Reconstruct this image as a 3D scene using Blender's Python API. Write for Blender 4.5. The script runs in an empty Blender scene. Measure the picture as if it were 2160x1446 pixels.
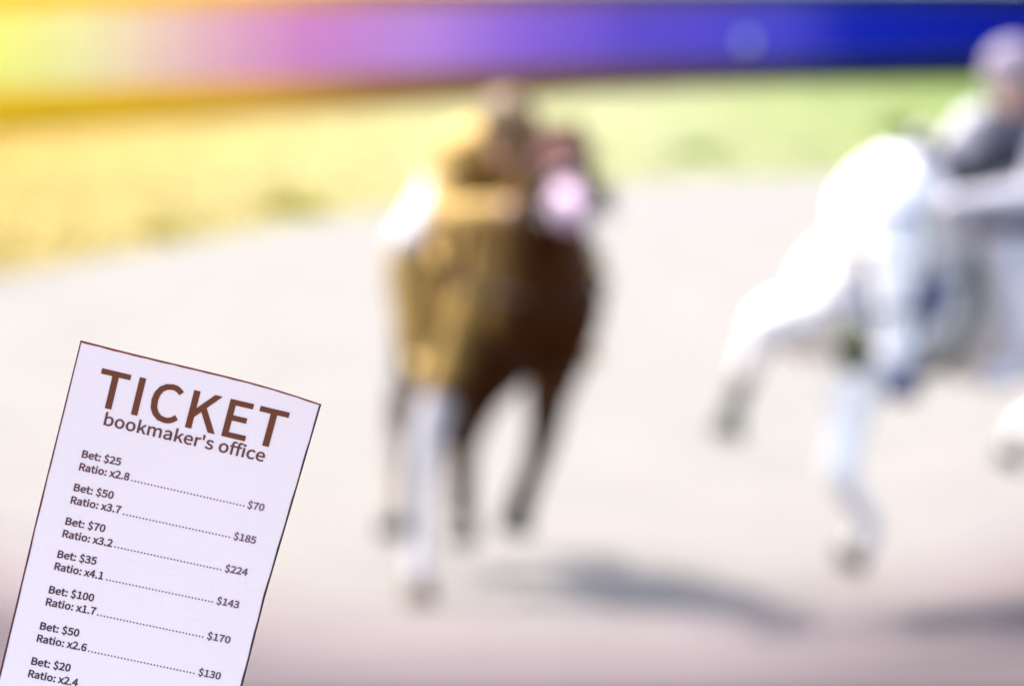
import bpy, bmesh, math, random
from mathutils import Vector, Matrix, Euler, noise

# ------------------------------------------------------------------ camera, sky, sun, exposure
scene = bpy.context.scene
col = scene.collection
FPX, CX, CY = 15080.0, 1080.0, 723.0          # focal length and centre in photo pixels (2160 wide)
CAM_H = 2.3
PITCH = math.atan(787.0 / FPX)
cam_data = bpy.data.cameras.new('camera')
cam = bpy.data.objects.new('camera', cam_data)
col.objects.link(cam)
cam.location = (0, 0, CAM_H)
cam.rotation_euler = (math.pi / 2 - PITCH, 0, 0)
cam_data.sensor_width = 36.0
cam_data.lens = FPX / 2160 * 36
cam_data.clip_start = 0.05
cam_data.clip_end = 5000
TICKET_D = 2.15
cam_data.dof.use_dof = True
cam_data.dof.focus_distance = TICKET_D
cam_data.dof.aperture_fstop = 19.5
scene.camera = cam

SUN_EL = math.radians(60)
SUN_AZ = math.radians(-57)                    # measured from +Y (away from the camera), negative to the left
world = bpy.data.worlds.new('World')
scene.world = world
world.use_nodes = True
wn = world.node_tree.nodes
bg = wn['Background']
sky = wn.new('ShaderNodeTexSky')
sky.sky_type = 'NISHITA'
sky.sun_disc = False
sky.sun_elevation = SUN_EL
sky.sun_rotation = SUN_AZ
sky.dust_density = 4.0
world.node_tree.links.new(sky.outputs[0], bg.inputs[0])
bg.inputs[1].default_value = 0.15
sun_data = bpy.data.lights.new('sun', 'SUN')
sun_data.energy = 2.0
sun_data.angle = math.radians(0.6)
sun_data.color = (1.0, 0.95, 0.88)
sun = bpy.data.objects.new('sun', sun_data)
col.objects.link(sun)
sdir = Vector((math.sin(SUN_AZ) * math.cos(SUN_EL), math.cos(SUN_AZ) * math.cos(SUN_EL), math.sin(SUN_EL)))
sun.rotation_euler = sdir.to_track_quat('Z', 'Y').to_euler()
scene.view_settings.view_transform = 'Standard'
scene.view_settings.look = 'None'
scene.view_settings.gamma = 1.0
scene.view_settings.use_curve_mapping = False
scene.view_settings.exposure = 2.15
scene.render.engine = 'CYCLES'
random.seed(7)

# ------------------------------------------------------------------ helpers
CAM_R = Euler(cam.rotation_euler).to_matrix()


def ray(x, y):
    return CAM_R @ Vector(((x - CX) / FPX, (CY - y) / FPX, -1.0))


def at_depth(x, y, d):                        # point at distance d along the optical axis
    return Vector((0, 0, CAM_H)) + ray(x, y) * d


def on_ground(x, y):
    r = ray(x, y)
    return Vector((0, 0, CAM_H)) + r * (CAM_H / -r.z)


def tag(o, label=None, cat=None, group=None, kind=None):
    if label: o['label'] = label
    if cat: o['category'] = cat
    if group: o['group'] = group
    if kind: o['kind'] = kind
    return o


def empty(name, loc):
    o = bpy.data.objects.new(name, None)
    col.objects.link(o)
    o.location = loc
    return o


def mesh_obj(name, verts, faces, mat, parent=None, smooth=False):
    off = parent_origin(parent)
    me = bpy.data.meshes.new(name)
    me.from_pydata([tuple(Vector(v) - off) for v in verts], [], faces)
    me.update()
    if smooth:
        me.polygons.foreach_set('use_smooth', [True] * len(me.polygons))
    if mat: me.materials.append(mat)
    o = bpy.data.objects.new(name, me)
    col.objects.link(o)
    o.parent = parent
    return o


def parent_origin(p):
    off = Vector((0, 0, 0))
    while p is not None:
        off += p.location
        p = p.parent
    return off


def bm_obj(name, bm, mat, parent=None, smooth=False):
    off = parent_origin(parent)
    for v in bm.verts: v.co -= off
    me = bpy.data.meshes.new(name)
    bm.to_mesh(me)
    bm.free()
    if smooth:
        me.polygons.foreach_set('use_smooth', [True] * len(me.polygons))
    if mat: me.materials.append(mat)
    o = bpy.data.objects.new(name, me)
    col.objects.link(o)
    o.parent = parent
    return o


def add_box(bm, c, size, rot=None, bevel=0.0):
    m = Matrix.Translation(c) @ (rot.to_4x4() if rot else Matrix.Identity(4)) @ Matrix.Diagonal((*size, 1))
    r = bmesh.ops.create_cube(bm, size=1.0, matrix=m)
    if bevel:
        es = list({e for v in r['verts'] for e in v.link_edges})
        bmesh.ops.bevel(bm, geom=es, offset=bevel, segments=2, affect='EDGES')


def add_tube(bm, pts, radii, n=8, flat=None):
    """tapered tube through pts; flat = (direction, factor) squashes the section along a direction"""
    pts = [Vector(p) for p in pts]
    if not isinstance(radii, (list, tuple)): radii = [radii] * len(pts)
    rings = []
    ref = None
    for i, p in enumerate(pts):
        t = (pts[min(i + 1, len(pts) - 1)] - pts[max(i - 1, 0)])
        if t.length < 1e-9: t = Vector((0, 0, 1))
        t.normalize()
        if ref is None:
            ref = t.orthogonal().normalized()
        ref = (ref - t * ref.dot(t))
        if ref.length < 1e-6: ref = t.orthogonal()
        ref.normalize()
        b = t.cross(ref)
        ring = []
        for k in range(n):
            a = 2 * math.pi * k / n
            d = (ref * math.cos(a) + b * math.sin(a)) * radii[i]
            if flat:
                ax = Vector(flat[0]).normalized()
                d -= ax * d.dot(ax) * (1 - flat[1])
            ring.append(bm.verts.new(p + d))
        rings.append(ring)
    for r0, r1 in zip(rings, rings[1:]):
        for k in range(n):
            bm.faces.new((r0[k], r0[(k + 1) % n], r1[(k + 1) % n], r1[k]))
    bm.faces.new(rings[0][::-1])
    bm.faces.new(rings[-1])


def spline(pts, n):
    """Catmull-Rom samples through pts"""
    pts = [Vector(p) for p in pts]
    out = []
    for i in range(len(pts) - 1):
        p0, p1, p2, p3 = pts[max(i - 1, 0)], pts[i], pts[i + 1], pts[min(i + 2, len(pts) - 1)]
        for k in range(n):
            t = k / n
            out.append(0.5 * ((2 * p1) + (p2 - p0) * t + (2 * p0 - 5 * p1 + 4 * p2 - p3) * t * t + (3 * p1 - p0 - 3 * p2 + p3) * t ** 3))
    out.append(pts[-1])
    return out


def blob(name, chains, rot, voxel, iters, mat, parent, grow=0.0):
    """one continuous skin grown over chains of ellipsoids [(pos, r or (rx, ry, rz)), ...]"""
    bm = bmesh.new()
    base = bmesh.new()
    bmesh.ops.create_icosphere(base, subdivisions=2, radius=1.0)
    bv = [v.co.copy() for v in base.verts]
    bf = [[v.index for v in f.verts] for f in base.faces]
    base.free()
    verts, faces = [], []

    def sph(p, r):
        o = len(verts)
        for v in bv:
            verts.append(p + rot @ Vector((v.x * r[0], v.y * r[1], v.z * r[2])))
        faces.extend([[o + i for i in f] for f in bf])

    def r3(r):
        r = (r, r, r) if isinstance(r, (int, float)) else r
        return Vector(r) + Vector((grow, grow, grow))
    for ch in chains:
        if len(ch) == 1:
            sph(Vector(ch[0][0]), r3(ch[0][1]))
        for (p0, r0), (p1, r1) in zip(ch, ch[1:]):
            p0, p1, r0, r1 = Vector(p0), Vector(p1), r3(r0), r3(r1)
            step = 0.30 * min(min(r0), min(r1))
            n = max(1, int((p1 - p0).length / step))
            for k in range(n + 1):
                t = k / n
                sph(p0.lerp(p1, t), r0.lerp(r1, t))
    bm.free()
    me = bpy.data.meshes.new('tmp')
    me.from_pydata(verts, [], faces)
    tmp = bpy.data.objects.new('tmp', me)
    col.objects.link(tmp)
    md = tmp.modifiers.new('r', 'REMESH')
    md.mode = 'VOXEL'
    md.voxel_size = voxel
    if iters:
        sm = tmp.modifiers.new('s', 'SMOOTH')
        sm.factor = 0.5
        sm.iterations = iters
    dg = bpy.context.evaluated_depsgraph_get()
    out = bpy.data.meshes.new_from_object(tmp.evaluated_get(dg))
    bpy.data.objects.remove(tmp)
    bpy.data.meshes.remove(me)
    off = parent_origin(parent)
    for v in out.vertices: v.co -= off
    out.polygons.foreach_set('use_smooth', [True] * len(out.polygons))
    out.name = name
    out.materials.clear()
    if mat: out.materials.append(mat)
    o = bpy.data.objects.new(name, out)
    col.objects.link(o)
    o.parent = parent
    return o


def paint(o, fn):
    """per-vertex colour of a coat or garment"""
    off = parent_origin(o)
    at = o.data.color_attributes.new('coat', 'FLOAT_COLOR', 'POINT')
    for i, v in enumerate(o.data.vertices):
        at.data[i].color = (*fn(v.co + off), 1.0)


# ------------------------------------------------------------------ materials
def principled(name, color, rough=0.6, spec=0.3, noise_amt=0.15, noise_scale=20.0, bump=0.0, bump_scale=80.0, attr=None, metal=0.0, trans=0.0):
    m = bpy.data.materials.new(name)
    m.use_nodes = True
    nt = m.node_tree
    N, L = nt.nodes, nt.links
    b = N['Principled BSDF']
    b.inputs['Roughness'].default_value = rough
    b.inputs['Specular IOR Level'].default_value = spec
    b.inputs['Metallic'].default_value = metal
    tc = N.new('ShaderNodeTexCoord')
    nz = N.new('ShaderNodeTexNoise')
    nz.inputs['Scale'].default_value = noise_scale
    nz.inputs['Detail'].default_value = 5
    L.new(tc.outputs['Object'], nz.inputs['Vector'])
    mp = N.new('ShaderNodeMapRange')
    mp.inputs[1].default_value = 0.25
    mp.inputs[2].default_value = 0.75
    mp.inputs[3].default_value = 1 - noise_amt
    mp.inputs[4].default_value = 1 + noise_amt
    L.new(nz.outputs[0], mp.inputs[0])
    mx = N.new('ShaderNodeMix')
    mx.data_type = 'RGBA'
    mx.blend_type = 'MULTIPLY'
    mx.inputs[0].default_value = 1.0
    if attr:
        a = N.new('ShaderNodeAttribute')
        a.attribute_name = attr
        L.new(a.outputs['Color'], mx.inputs[6])
    else:
        mx.inputs[6].default_value = (*color, 1)
    L.new(mp.outputs[0], mx.inputs[7])
    L.new(mx.outputs[2], b.inputs['Base Color'])
    if bump:
        n2 = N.new('ShaderNodeTexNoise')
        n2.inputs['Scale'].default_value = bump_scale
        n2.inputs['Detail'].default_value = 6
        L.new(tc.outputs['Object'], n2.inputs['Vector'])
        bp = N.new('ShaderNodeBump')
        bp.inputs['Strength'].default_value = bump
        bp.inputs['Distance'].default_value = 0.01
        L.new(n2.outputs[0], bp.inputs['Height'])
        L.new(bp.outputs[0], b.inputs['Normal'])
    return m


def srgb(r, g, b):
    f = lambda c: (c / 255 / 12.92) if c / 255 <= 0.04045 else ((c / 255 + 0.055) / 1.055) ** 2.4
    return (f(r), f(g), f(b))


def ramp_by_x(name, stops, rough=0.6, spec=0.3, noise_amt=0.06, noise_scale=0.8, axis='X', wob=0.0, skew=0.0):
    """colour that runs along the place's own X (or Y) axis: stops = [(metres, linear rgb)]"""
    m = principled(name, (1, 1, 1), rough, spec, noise_amt, noise_scale)
    nt = m.node_tree
    N, L = nt.nodes, nt.links
    g = N.new('ShaderNodeNewGeometry')
    s = N.new('ShaderNodeSeparateXYZ')
    L.new(g.outputs['Position'], s.inputs[0])
    lo, hi = stops[0][0], stops[-1][0]
    mp = N.new('ShaderNodeMapRange')
    mp.inputs[1].default_value = lo
    mp.inputs[2].default_value = hi
    src = s.outputs[axis]
    if skew:
        sk = N.new('ShaderNodeMath'); sk.operation = 'MULTIPLY_ADD'
        sq = N.new('ShaderNodeMath'); sq.operation = 'MULTIPLY'
        L.new(s.outputs['X'], sq.inputs[0]); L.new(s.outputs['X'], sq.inputs[1])
        L.new(sq.outputs[0], sk.inputs[0]); sk.inputs[1].default_value = skew
        L.new(src, sk.inputs[2])
        src = sk.outputs[0]
    if wob:
        nz = N.new('ShaderNodeTexNoise')
        nz.inputs['Scale'].default_value = 0.35
        nz.inputs['Detail'].default_value = 4
        L.new(g.outputs['Position'], nz.inputs['Vector'])
        ma = N.new('ShaderNodeMath'); ma.operation = 'MULTIPLY_ADD'
        L.new(nz.outputs[0], ma.inputs[0]); ma.inputs[1].default_value = wob
        L.new(src, ma.inputs[2])
        mb = N.new('ShaderNodeMath'); mb.operation = 'SUBTRACT'
        L.new(ma.outputs[0], mb.inputs[0]); mb.inputs[1].default_value = wob / 2
        src = mb.outputs[0]
    L.new(src, mp.inputs[0])
    cr = N.new('ShaderNodeValToRGB')
    cr.color_ramp.elements.remove(cr.color_ramp.elements[1])
    for i, (x, c) in enumerate(stops):
        p = (x - lo) / (hi - lo)
        e = cr.color_ramp.elements[0] if i == 0 else cr.color_ramp.elements.new(p)
        e.position = p
        e.color = (*c, 1)
    L.new(mp.outputs[0], cr.inputs[0])
    mx = [n for n in N if n.type == 'MIX'][0]
    L.new(cr.outputs[0], mx.inputs[6])
    return m

# ------------------------------------------------------------------ the setting
def mul(c, k): return tuple(min(0.9, x * k) for x in c)


grass_mat = ramp_by_x('grass_ground', [(-8, (0.260, 0.156, 0.021)), (-4, (0.252, 0.191, 0.054)), (-1, (0.214, 0.199, 0.081)), (2, (0.185, 0.193, 0.090)), (4.5, (0.147, 0.168, 0.058)), (9, (0.087, 0.127, 0.024))],
                      rough=0.9, spec=0.1, noise_amt=0.12, noise_scale=0.4, wob=1.5)  # yellow at the left is the light-leak glow put into the grass colour
S = 2500
gv, gf = [], []
gx = [-S, -400, -100, -40, -15, 15, 40, 100, 400, S]
gy = [-300, -20, 0, 20, 50, 100, 200, 400, 1000, S]
for y in gy:
    for x in gx: gv.append((x, y, -0.02))
for j in range(9):
    for i in range(9): gf.append((j * 10 + i, j * 10 + i + 1, (j + 1) * 10 + i + 1, (j + 1) * 10 + i))
ground = mesh_obj('ground', gv, gf, grass_mat)
tag(ground, 'pale green grass with light-leak yellow painted in, stretching behind the sand track', 'grass', kind='structure')

# sand track: near side carried back past the camera to bounce light up, far edge a long bend (from the photo's sand/grass line)
far_px = [(-900, 760), (-500, 700), (0, 606), (250, 548), (500, 495), (700, 462), (900, 432), (1100, 405), (1300, 387), (1500, 378), (1750, 372), (2160, 366), (2600, 360), (3200, 352)]
far_pts = spline([on_ground(x, y) for x, y in far_px], 6)
sand_mat = ramp_by_x('track_sand', [(8, (0.179, 0.161, 0.143)), (14, (0.064, 0.050, 0.052)), (22.0, (0.064, 0.050, 0.052)), (23.0, (0.096, 0.077, 0.078)), (24.4, (0.131, 0.110, 0.108)), (26.5, (0.149, 0.137, 0.125)), (30, (0.154, 0.143, 0.127)), (45, (0.156, 0.146, 0.131)), (80, (0.157, 0.150, 0.137))],  # mauve darkening at the near edge and sides is lens vignette painted in
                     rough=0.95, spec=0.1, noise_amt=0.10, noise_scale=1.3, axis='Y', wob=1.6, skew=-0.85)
N_, L_ = sand_mat.node_tree.nodes, sand_mat.node_tree.links
nz = N_.new('ShaderNodeTexNoise'); nz.inputs['Scale'].default_value = 9; nz.inputs['Detail'].default_value = 8
tcg = N_.new('ShaderNodeNewGeometry'); L_.new(tcg.outputs['Position'], nz.inputs['Vector'])
bpn = N_.new('ShaderNodeBump'); bpn.inputs['Strength'].default_value = 0.5; bpn.inputs['Distance'].default_value = 0.05
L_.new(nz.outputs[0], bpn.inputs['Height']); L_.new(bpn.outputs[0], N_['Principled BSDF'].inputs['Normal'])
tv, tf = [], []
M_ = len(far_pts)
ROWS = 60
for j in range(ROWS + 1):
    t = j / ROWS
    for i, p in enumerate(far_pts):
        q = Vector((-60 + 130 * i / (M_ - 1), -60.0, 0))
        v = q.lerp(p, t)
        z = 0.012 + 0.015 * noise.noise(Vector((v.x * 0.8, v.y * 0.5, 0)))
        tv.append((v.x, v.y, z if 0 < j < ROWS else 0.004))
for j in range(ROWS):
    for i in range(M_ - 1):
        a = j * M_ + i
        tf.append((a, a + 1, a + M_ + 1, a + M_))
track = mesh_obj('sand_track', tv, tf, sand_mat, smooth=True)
tag(track, 'pale harrowed sand of the race track', 'track', kind='structure')

# short grass of the verge: blades nobody could count
blade_mat = ramp_by_x('grass_blades', [(-8, (0.260, 0.167, 0.025)), (-4, (0.260, 0.204, 0.056)), (-1, (0.230, 0.211, 0.075)), (2, (0.192, 0.204, 0.084)), (4.5, (0.149, 0.174, 0.052)), (9, (0.086, 0.130, 0.022))],
                      rough=0.8, spec=0.2, noise_amt=0.15, noise_scale=3.0, wob=1.5)  # blades carry the same painted glow yellow at the left
bvv, bff = [], []
for _ in range(14000):
    x, y = random.uniform(-150, 2300), random.uniform(150, 640)
    p = on_ground(x, y)
    i = min(range(M_), key=lambda k: abs(far_pts[k].x - p.x + (far_pts[k].y - p.y) * 0.0))
    fx = (p.x / p.y)
    ky = min(far_pts, key=lambda q: abs(q.x / q.y - fx)).y
    if p.y < ky + 0.4: continue
    a = random.uniform(0, math.pi)
    h = random.uniform(0.02, 0.05)
    for k in range(3):
        a2 = a + k * 1.1
        d = Vector((math.cos(a2), math.sin(a2), 0)) * 0.012
        tip = p + Vector((random.uniform(-.05, .05), random.uniform(-.05, .05), h))
        o = len(bvv)
        bvv += [p - d + Vector((0, 0, -.02)), p + d + Vector((0, 0, -.02)), tip]
        bff.append((o, o + 1, o + 2))
grass = mesh_obj('grass', bvv, bff, blade_mat)
tag(grass, 'short mown grass blades on the verge beyond the sand', 'grass', kind='stuff')


def tuft(x, y, w, h, label, mat, n=260):
    p = on_ground(x, y)
    root = empty('grass_tuft', (p.x, p.y, -0.02))
    vs, fs = [], []
    for _ in range(n):
        a, rr = random.uniform(0, 6.283), math.sqrt(random.random())
        b0 = p + Vector((math.cos(a) * rr * w / 2, math.sin(a) * rr * w / 2, -0.02))
        hh = h * random.uniform(0.5, 1.0) * (1 - 0.45 * rr)
        lean = Vector((math.cos(a), math.sin(a), 0)) * hh * 0.5 * rr
        d = Vector((-math.sin(a), math.cos(a), 0)) * 0.012
        o = len(vs)
        mid = b0 + lean * 0.4 + Vector((0, 0, hh * 0.6))
        vs += [b0 - d, b0 + d, mid + d * .8, mid - d * .8, b0 + lean + Vector((0, 0, hh))]
        fs += [(o, o + 1, o + 2, o + 3), (o + 3, o + 2, o + 4)]
    mesh_obj('leaf_blades', vs, fs, mat, root)
    vs, fs = [], []
    for k in range(10):
        a = k * 0.63
        b0 = p + Vector((math.cos(a) * w * .2, math.sin(a) * w * .2, -0.02))
        o = len(vs)
        t = b0 + Vector((math.cos(a) * .1, math.sin(a) * .1, h * 1.1))
        vs += [b0 + Vector((-.006, 0, 0)), b0 + Vector((.006, 0, 0)), t + Vector((.004, 0, 0)), t + Vector((-.004, 0, 0)), t + Vector((0, 0, .06))]
        fs += [(o, o + 1, o + 2, o + 3), (o + 3, o + 2, o + 4)]
    mesh_obj('seed_stalks', vs, fs, mat, root)
    tag(root, label, 'grass tuft', 'taller tufts on the verge')


tuft_y = principled('tuft_olive', (0.34, 0.30, 0.04), 0.7, 0.2, 0.2, 8)
tuft_g = principled('tuft_green', (0.20, 0.27, 0.05), 0.7, 0.2, 0.2, 8)
tuft(620, 445, 0.8, 0.24, 'olive yellow grass tuft at the sand edge left of the brown horse', tuft_y)
tuft(345, 500, 0.5, 0.16, 'low yellow grass tuft at the sand edge above the ticket', tuft_y, 160)
tuft(1905, 285, 0.75, 0.34, 'green grass tuft left of the grey-clad rider on the white horse', tuft_g)
tuft(1470, 330, 0.7, 0.2, 'low pale green grass tuft between the two riders', tuft_g, 240)

# ------------------------------------------------------------------ blue hoarding, light-leak glow painted into its colours
hb_px = [(-420, 296), (0, 266), (250, 252), (500, 236), (750, 220), (1000, 203), (1300, 186), (1700, 174), (2160, 166), (2600, 160)]
hb = spline([on_ground(x, y) for x, y in hb_px], 10)


TINT_GAIN = 0.84


def tint_rgb(r, g, b): return tuple(c * TINT_GAIN for c in srgb(r, g, b))


def hx(px):                                   # hoarding X at a photo column
    return min(hb, key=lambda q: abs(q.x / q.y - (px - CX) / FPX)).x


K = 1.0
glow_stops = [(hx(-420), srgb(252, 245, 90)), (hx(0), srgb(252, 245, 125)), (hx(170), srgb(250, 234, 165)), (hx(330), srgb(250, 205, 182)), (hx(470), tint_rgb(255, 180, 202)), (hx(640), tint_rgb(238, 142, 208)),
               (hx(860), tint_rgb(220, 146, 228)), (hx(1080), tint_rgb(170, 108, 226)), (hx(1350), tint_rgb(118, 84, 214)), (hx(1650), tint_rgb(92, 78, 214)), (hx(1790), tint_rgb(24, 38, 185)), (hx(2160), tint_rgb(5, 25, 155)), (hx(2600), tint_rgb(8, 30, 150))]
board_mat = ramp_by_x('glow_tinted_board', glow_stops, rough=0.85, spec=0.08, noise_amt=0.04, noise_scale=0.6)
rail_stops = [(hx(-420), srgb(255, 196, 10)), (hx(0), srgb(255, 196, 10)), (hx(300), srgb(255, 190, 15)), (hx(520), srgb(250, 175, 50)), (hx(800), tint_rgb(196, 124, 55)), (hx(1080), tint_rgb(150, 92, 60)), (hx(1400), tint_rgb(110, 70, 70)), (hx(1700), tint_rgb(60, 55, 70)), (hx(1850), tint_rgb(24, 26, 40)), (hx(2600), tint_rgb(14, 16, 30))]  # rails take the painted glow too, orange at the left
rail_mat = ramp_by_x('hoarding_rail', rail_stops, rough=0.85, spec=0.08, noise_amt=0.05)
post_mat = principled('hoarding_post', (0.22, 0.21, 0.20), 0.5, 0.4)
white_mat = principled('highlight_white', (0.85, 0.85, 0.88), 0.4, 0.4, 0.03)
hoarding = empty('hoarding', (hb[len(hb) // 2].x, hb[len(hb) // 2].y, 0))
tag(hoarding, 'long blue hoarding with a light-leak glow painted in, from yellow through pink and violet to deep blue', 'hoarding')
# resample at board length
dist, BL = 0.0, 2.6
marks = [hb[0]]
acc = 0.0
for a, b in zip(hb, hb[1:]):
    seg = (b - a).length
    while acc + seg >= BL:
        t = (BL - acc) / seg
        a = a.lerp(b, t)
        marks.append(a)
        seg = (b - a).length
        acc = 0.0
    acc += seg


def htop(p):                                  # the hoarding steps down towards the right
    y = p.y
    return 2.08 + (1.92 - 2.08) * max(0, min(1, (y - 100) / 70))


def slab(name, a, b, z0a, z1a, z0b, z1b, th, mat, parent, gap=0.01, push=0.0):
    d = (b - a).normalized()
    n = Vector((-d.y, d.x, 0))
    if n.y > 0: n = -n                        # towards the camera
    a2, b2 = a + d * gap, b - d * gap
    vs = []
    for q, z0, z1 in ((a2, z0a, z1a), (b2, z0b, z1b)):
        for s in (push, push - th):
            for z in (z0, z1): vs.append(Vector((q.x, q.y, z)) + n * s)
    fs = [(0, 1, 5, 4), (2, 6, 7, 3), (0, 2, 3, 1), (4, 5, 7, 6), (1, 3, 7, 5), (0, 4, 6, 2)]
    bm = bmesh.new()
    bv = [bm.verts.new(v) for v in vs]
    for f in fs: bm.faces.new([bv[i] for i in f])
    bmesh.ops.recalc_face_normals(bm, faces=bm.faces)
    bmesh.ops.bevel(bm, geom=bm.edges[:], offset=0.006, segments=1, affect='EDGES')
    return bm_obj(name, bm, mat, parent)


for i, (a, b) in enumerate(zip(marks, marks[1:])):
    za, zb = htop(a), htop(b)
    slab('board', a, b, 0.52, za - 0.335, 0.52, zb - 0.335, 0.03, board_mat, hoarding)
    slab('top_rail', a, b, za - 0.33, za, zb - 0.33, zb, 0.08, rail_mat, hoarding, 0.004, 0.03)
    slab('base_rail', a, b, -0.02, 0.515, -0.02, 0.515, 0.07, rail_mat, hoarding, 0.004, 0.02)
    bm = bmesh.new()
    add_box(bm, Vector((a.x, a.y + 0.12, za / 2 - 0.02)), (0.07, 0.07, za - 0.04), None, 0.006)
    bm_obj('post', bm, post_mat, hoarding)
q = min(hb, key=lambda q: abs(q.x / q.y - (1570 - CX) / FPX))
bm = bmesh.new()
bmesh.ops.create_cone(bm, cap_ends=True, segments=32, radius1=0.13, radius2=0.13, depth=0.03, matrix=Matrix.Translation((q.x, q.y - 0.14, 0.86)) @ Matrix.Rotation(math.pi / 2, 4, 'X'))
o = bm_obj('bokeh_spot', bm, white_mat, hoarding)  # added disc that paints a blurred highlight on the boards
o['label'] = 'added white disc standing in for a blurred highlight on the blue boards'

# ------------------------------------------------------------------ added rail standing in for the dark screen bezel, only its top edge shows
maroon = principled('bezel_maroon', (0.045, 0.014, 0.020), 0.45, 0.4, 0.15, 6)
RY = 15.0
rz = at_depth(1080, 1445, RY).z
ry = at_depth(1080, 1445, RY).y
rail = empty('bezel_rail', (0, ry, 0))
tag(rail, 'added dark maroon rail standing in for the screen bezel along the bottom', 'rail')
bm = bmesh.new()
add_tube(bm, [(-9 + 2 * k, ry, rz - 0.05) for k in range(10)], 0.05, 16)
bm_obj('top_rail', bm, maroon, rail, True)  # top of the added rail that stands in for the screen bezel
for k in range(8):
    x = -8.2 + 2.4 * k
    bm = bmesh.new()
    add_tube(bm, [(x, ry - 0.35, -0.02), (x, ry - 0.35, 0.45), (x, ry - 0.2, rz - 0.12), (x, ry, rz - 0.08)], 0.03, 10)
    bm_obj('post', bm, maroon, rail, True)

# ------------------------------------------------------------------ horses and riders
def make_frame(X0, Y0, ang):
    f = Vector((math.sin(ang), -math.cos(ang), 0))       # the way the horse runs
    l = Vector((math.cos(ang), math.sin(ang), 0))        # towards the camera's right
    R = Matrix((l, -f, Vector((0, 0, 1)))).transposed()
    def P(s, lat, z): return Vector((X0, Y0, 0)) - f * s + l * lat + Vector((0, 0, z))
    return P, R, f, l


leather = principled('dark_leather', (0.022, 0.011, 0.006), 0.6, 0.15, 0.15, 30)
black_leather = principled('black_leather', (0.012, 0.012, 0.013), 0.4, 0.5, 0.15, 30)
hoof_mat = principled('hoof_horn', (0.10, 0.065, 0.035), 0.5, 0.4, 0.25, 30)
dark_hoof_mat = principled('dark_hoof', (0.022, 0.018, 0.012), 0.5, 0.4, 0.25, 30)
eye_mat = principled('eye_gloss', (0.01, 0.007, 0.006), 0.08, 0.7, 0.0)
steel = principled('steel_bit', (0.5, 0.5, 0.52), 0.25, 0.5, 0.05, 30, metal=1.0)
skin_mat = principled('skin', (0.55, 0.33, 0.26), 0.5, 0.35, 0.08, 40)


def hoof(name, fet, tip, r, mat, parent):
    """tip = middle of the sole's toe side; a truncated cone from the pastern"""
    fet, tip = Vector(fet), Vector(tip)
    top = fet.lerp(tip, 0.55)
    bm = bmesh.new()
    add_tube(bm, [top, top.lerp(tip, 0.12), tip], [r * 0.80, r * 0.86, r * 1.1], 16)
    return bm_obj(name, bm, mat, parent, False)


def leg_chain(pts):                           # [(pos, r)...] fetlock bulge and pastern come with the data
    return [(Vector(p), r) for p, r in pts]


def head_chains(poll, muzzle, R, f2):
    """skull, cheeks, nasal bone, muzzle and ears; f2 = horizontal facing of the head"""
    ax = (muzzle - poll).normalized()
    side = f2.cross(Vector((0, 0, 1))).normalized()
    front = side.cross(ax).normalized()
    if front.dot(f2) < 0: front = -front
    L = (muzzle - poll).length
    ch = []
    ch.append([(poll, (.085, .10, .095)), (poll + ax * L * .28 + front * .02, (.105, .105, .105)), (poll + ax * L * .6 + front * .012, (.072, .072, .075)), (poll + ax * L * .86, (.062, .062, .062)), (muzzle, (.062, .055, .05))])
    ch.append([(poll + ax * L * .22 - front * .09, (.075, .08, .09)), (poll + ax * L * .42 - front * .085, (.065, .07, .07)), (poll + ax * L * .8 - front * .05, (.042, .045, .04)), (muzzle - front * .035, (.045, .04, .035))])
    for sg in (-1, 1):
        ch.append([(poll + ax * L * .30 + side * sg * .085 + front * .03, .032), (poll + ax * L * .36 + side * sg * .08 + front * .035, .028)])   # brow
        ch.append([(muzzle + side * sg * .04 + front * .03 - ax * .02, .026)])                                                          # nostril
        e0 = poll + side * sg * .055 + front * .0 - ax * .03
        tipv = e0 - ax * .10 + side * sg * .03 + Vector((0, 0, .05)) + front * .02
        ch.append([(e0, .036), (e0.lerp(tipv, .5), .03), (tipv, .012)])
    return ch, ax, side, front, L


def hair_strip(bm, p0, pts_dir, length, w, droop, curl):
    """one lock of mane or tail: a tapering curved prism"""
    pts, rad = [], []
    n = 6
    p = Vector(p0)
    d = Vector(pts_dir).normalized()
    for i in range(n + 1):
        pts.append(p.copy())
        rad.append(w * (1 - (i / n) ** 2 * 0.85))
        d = (d + Vector((0, 0, -droop)) + Vector(curl) * math.sin(i * 1.3)).normalized()
        p = p + d * length / n
    add_tube(bm, pts, rad, 5)


def ring(c, ax, side, front, rs, rf, n=22):
    return [c + side * math.cos(2 * math.pi * k / n) * rs + front * math.sin(2 * math.pi * k / n) * rf for k in range(n + 1)]


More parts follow.
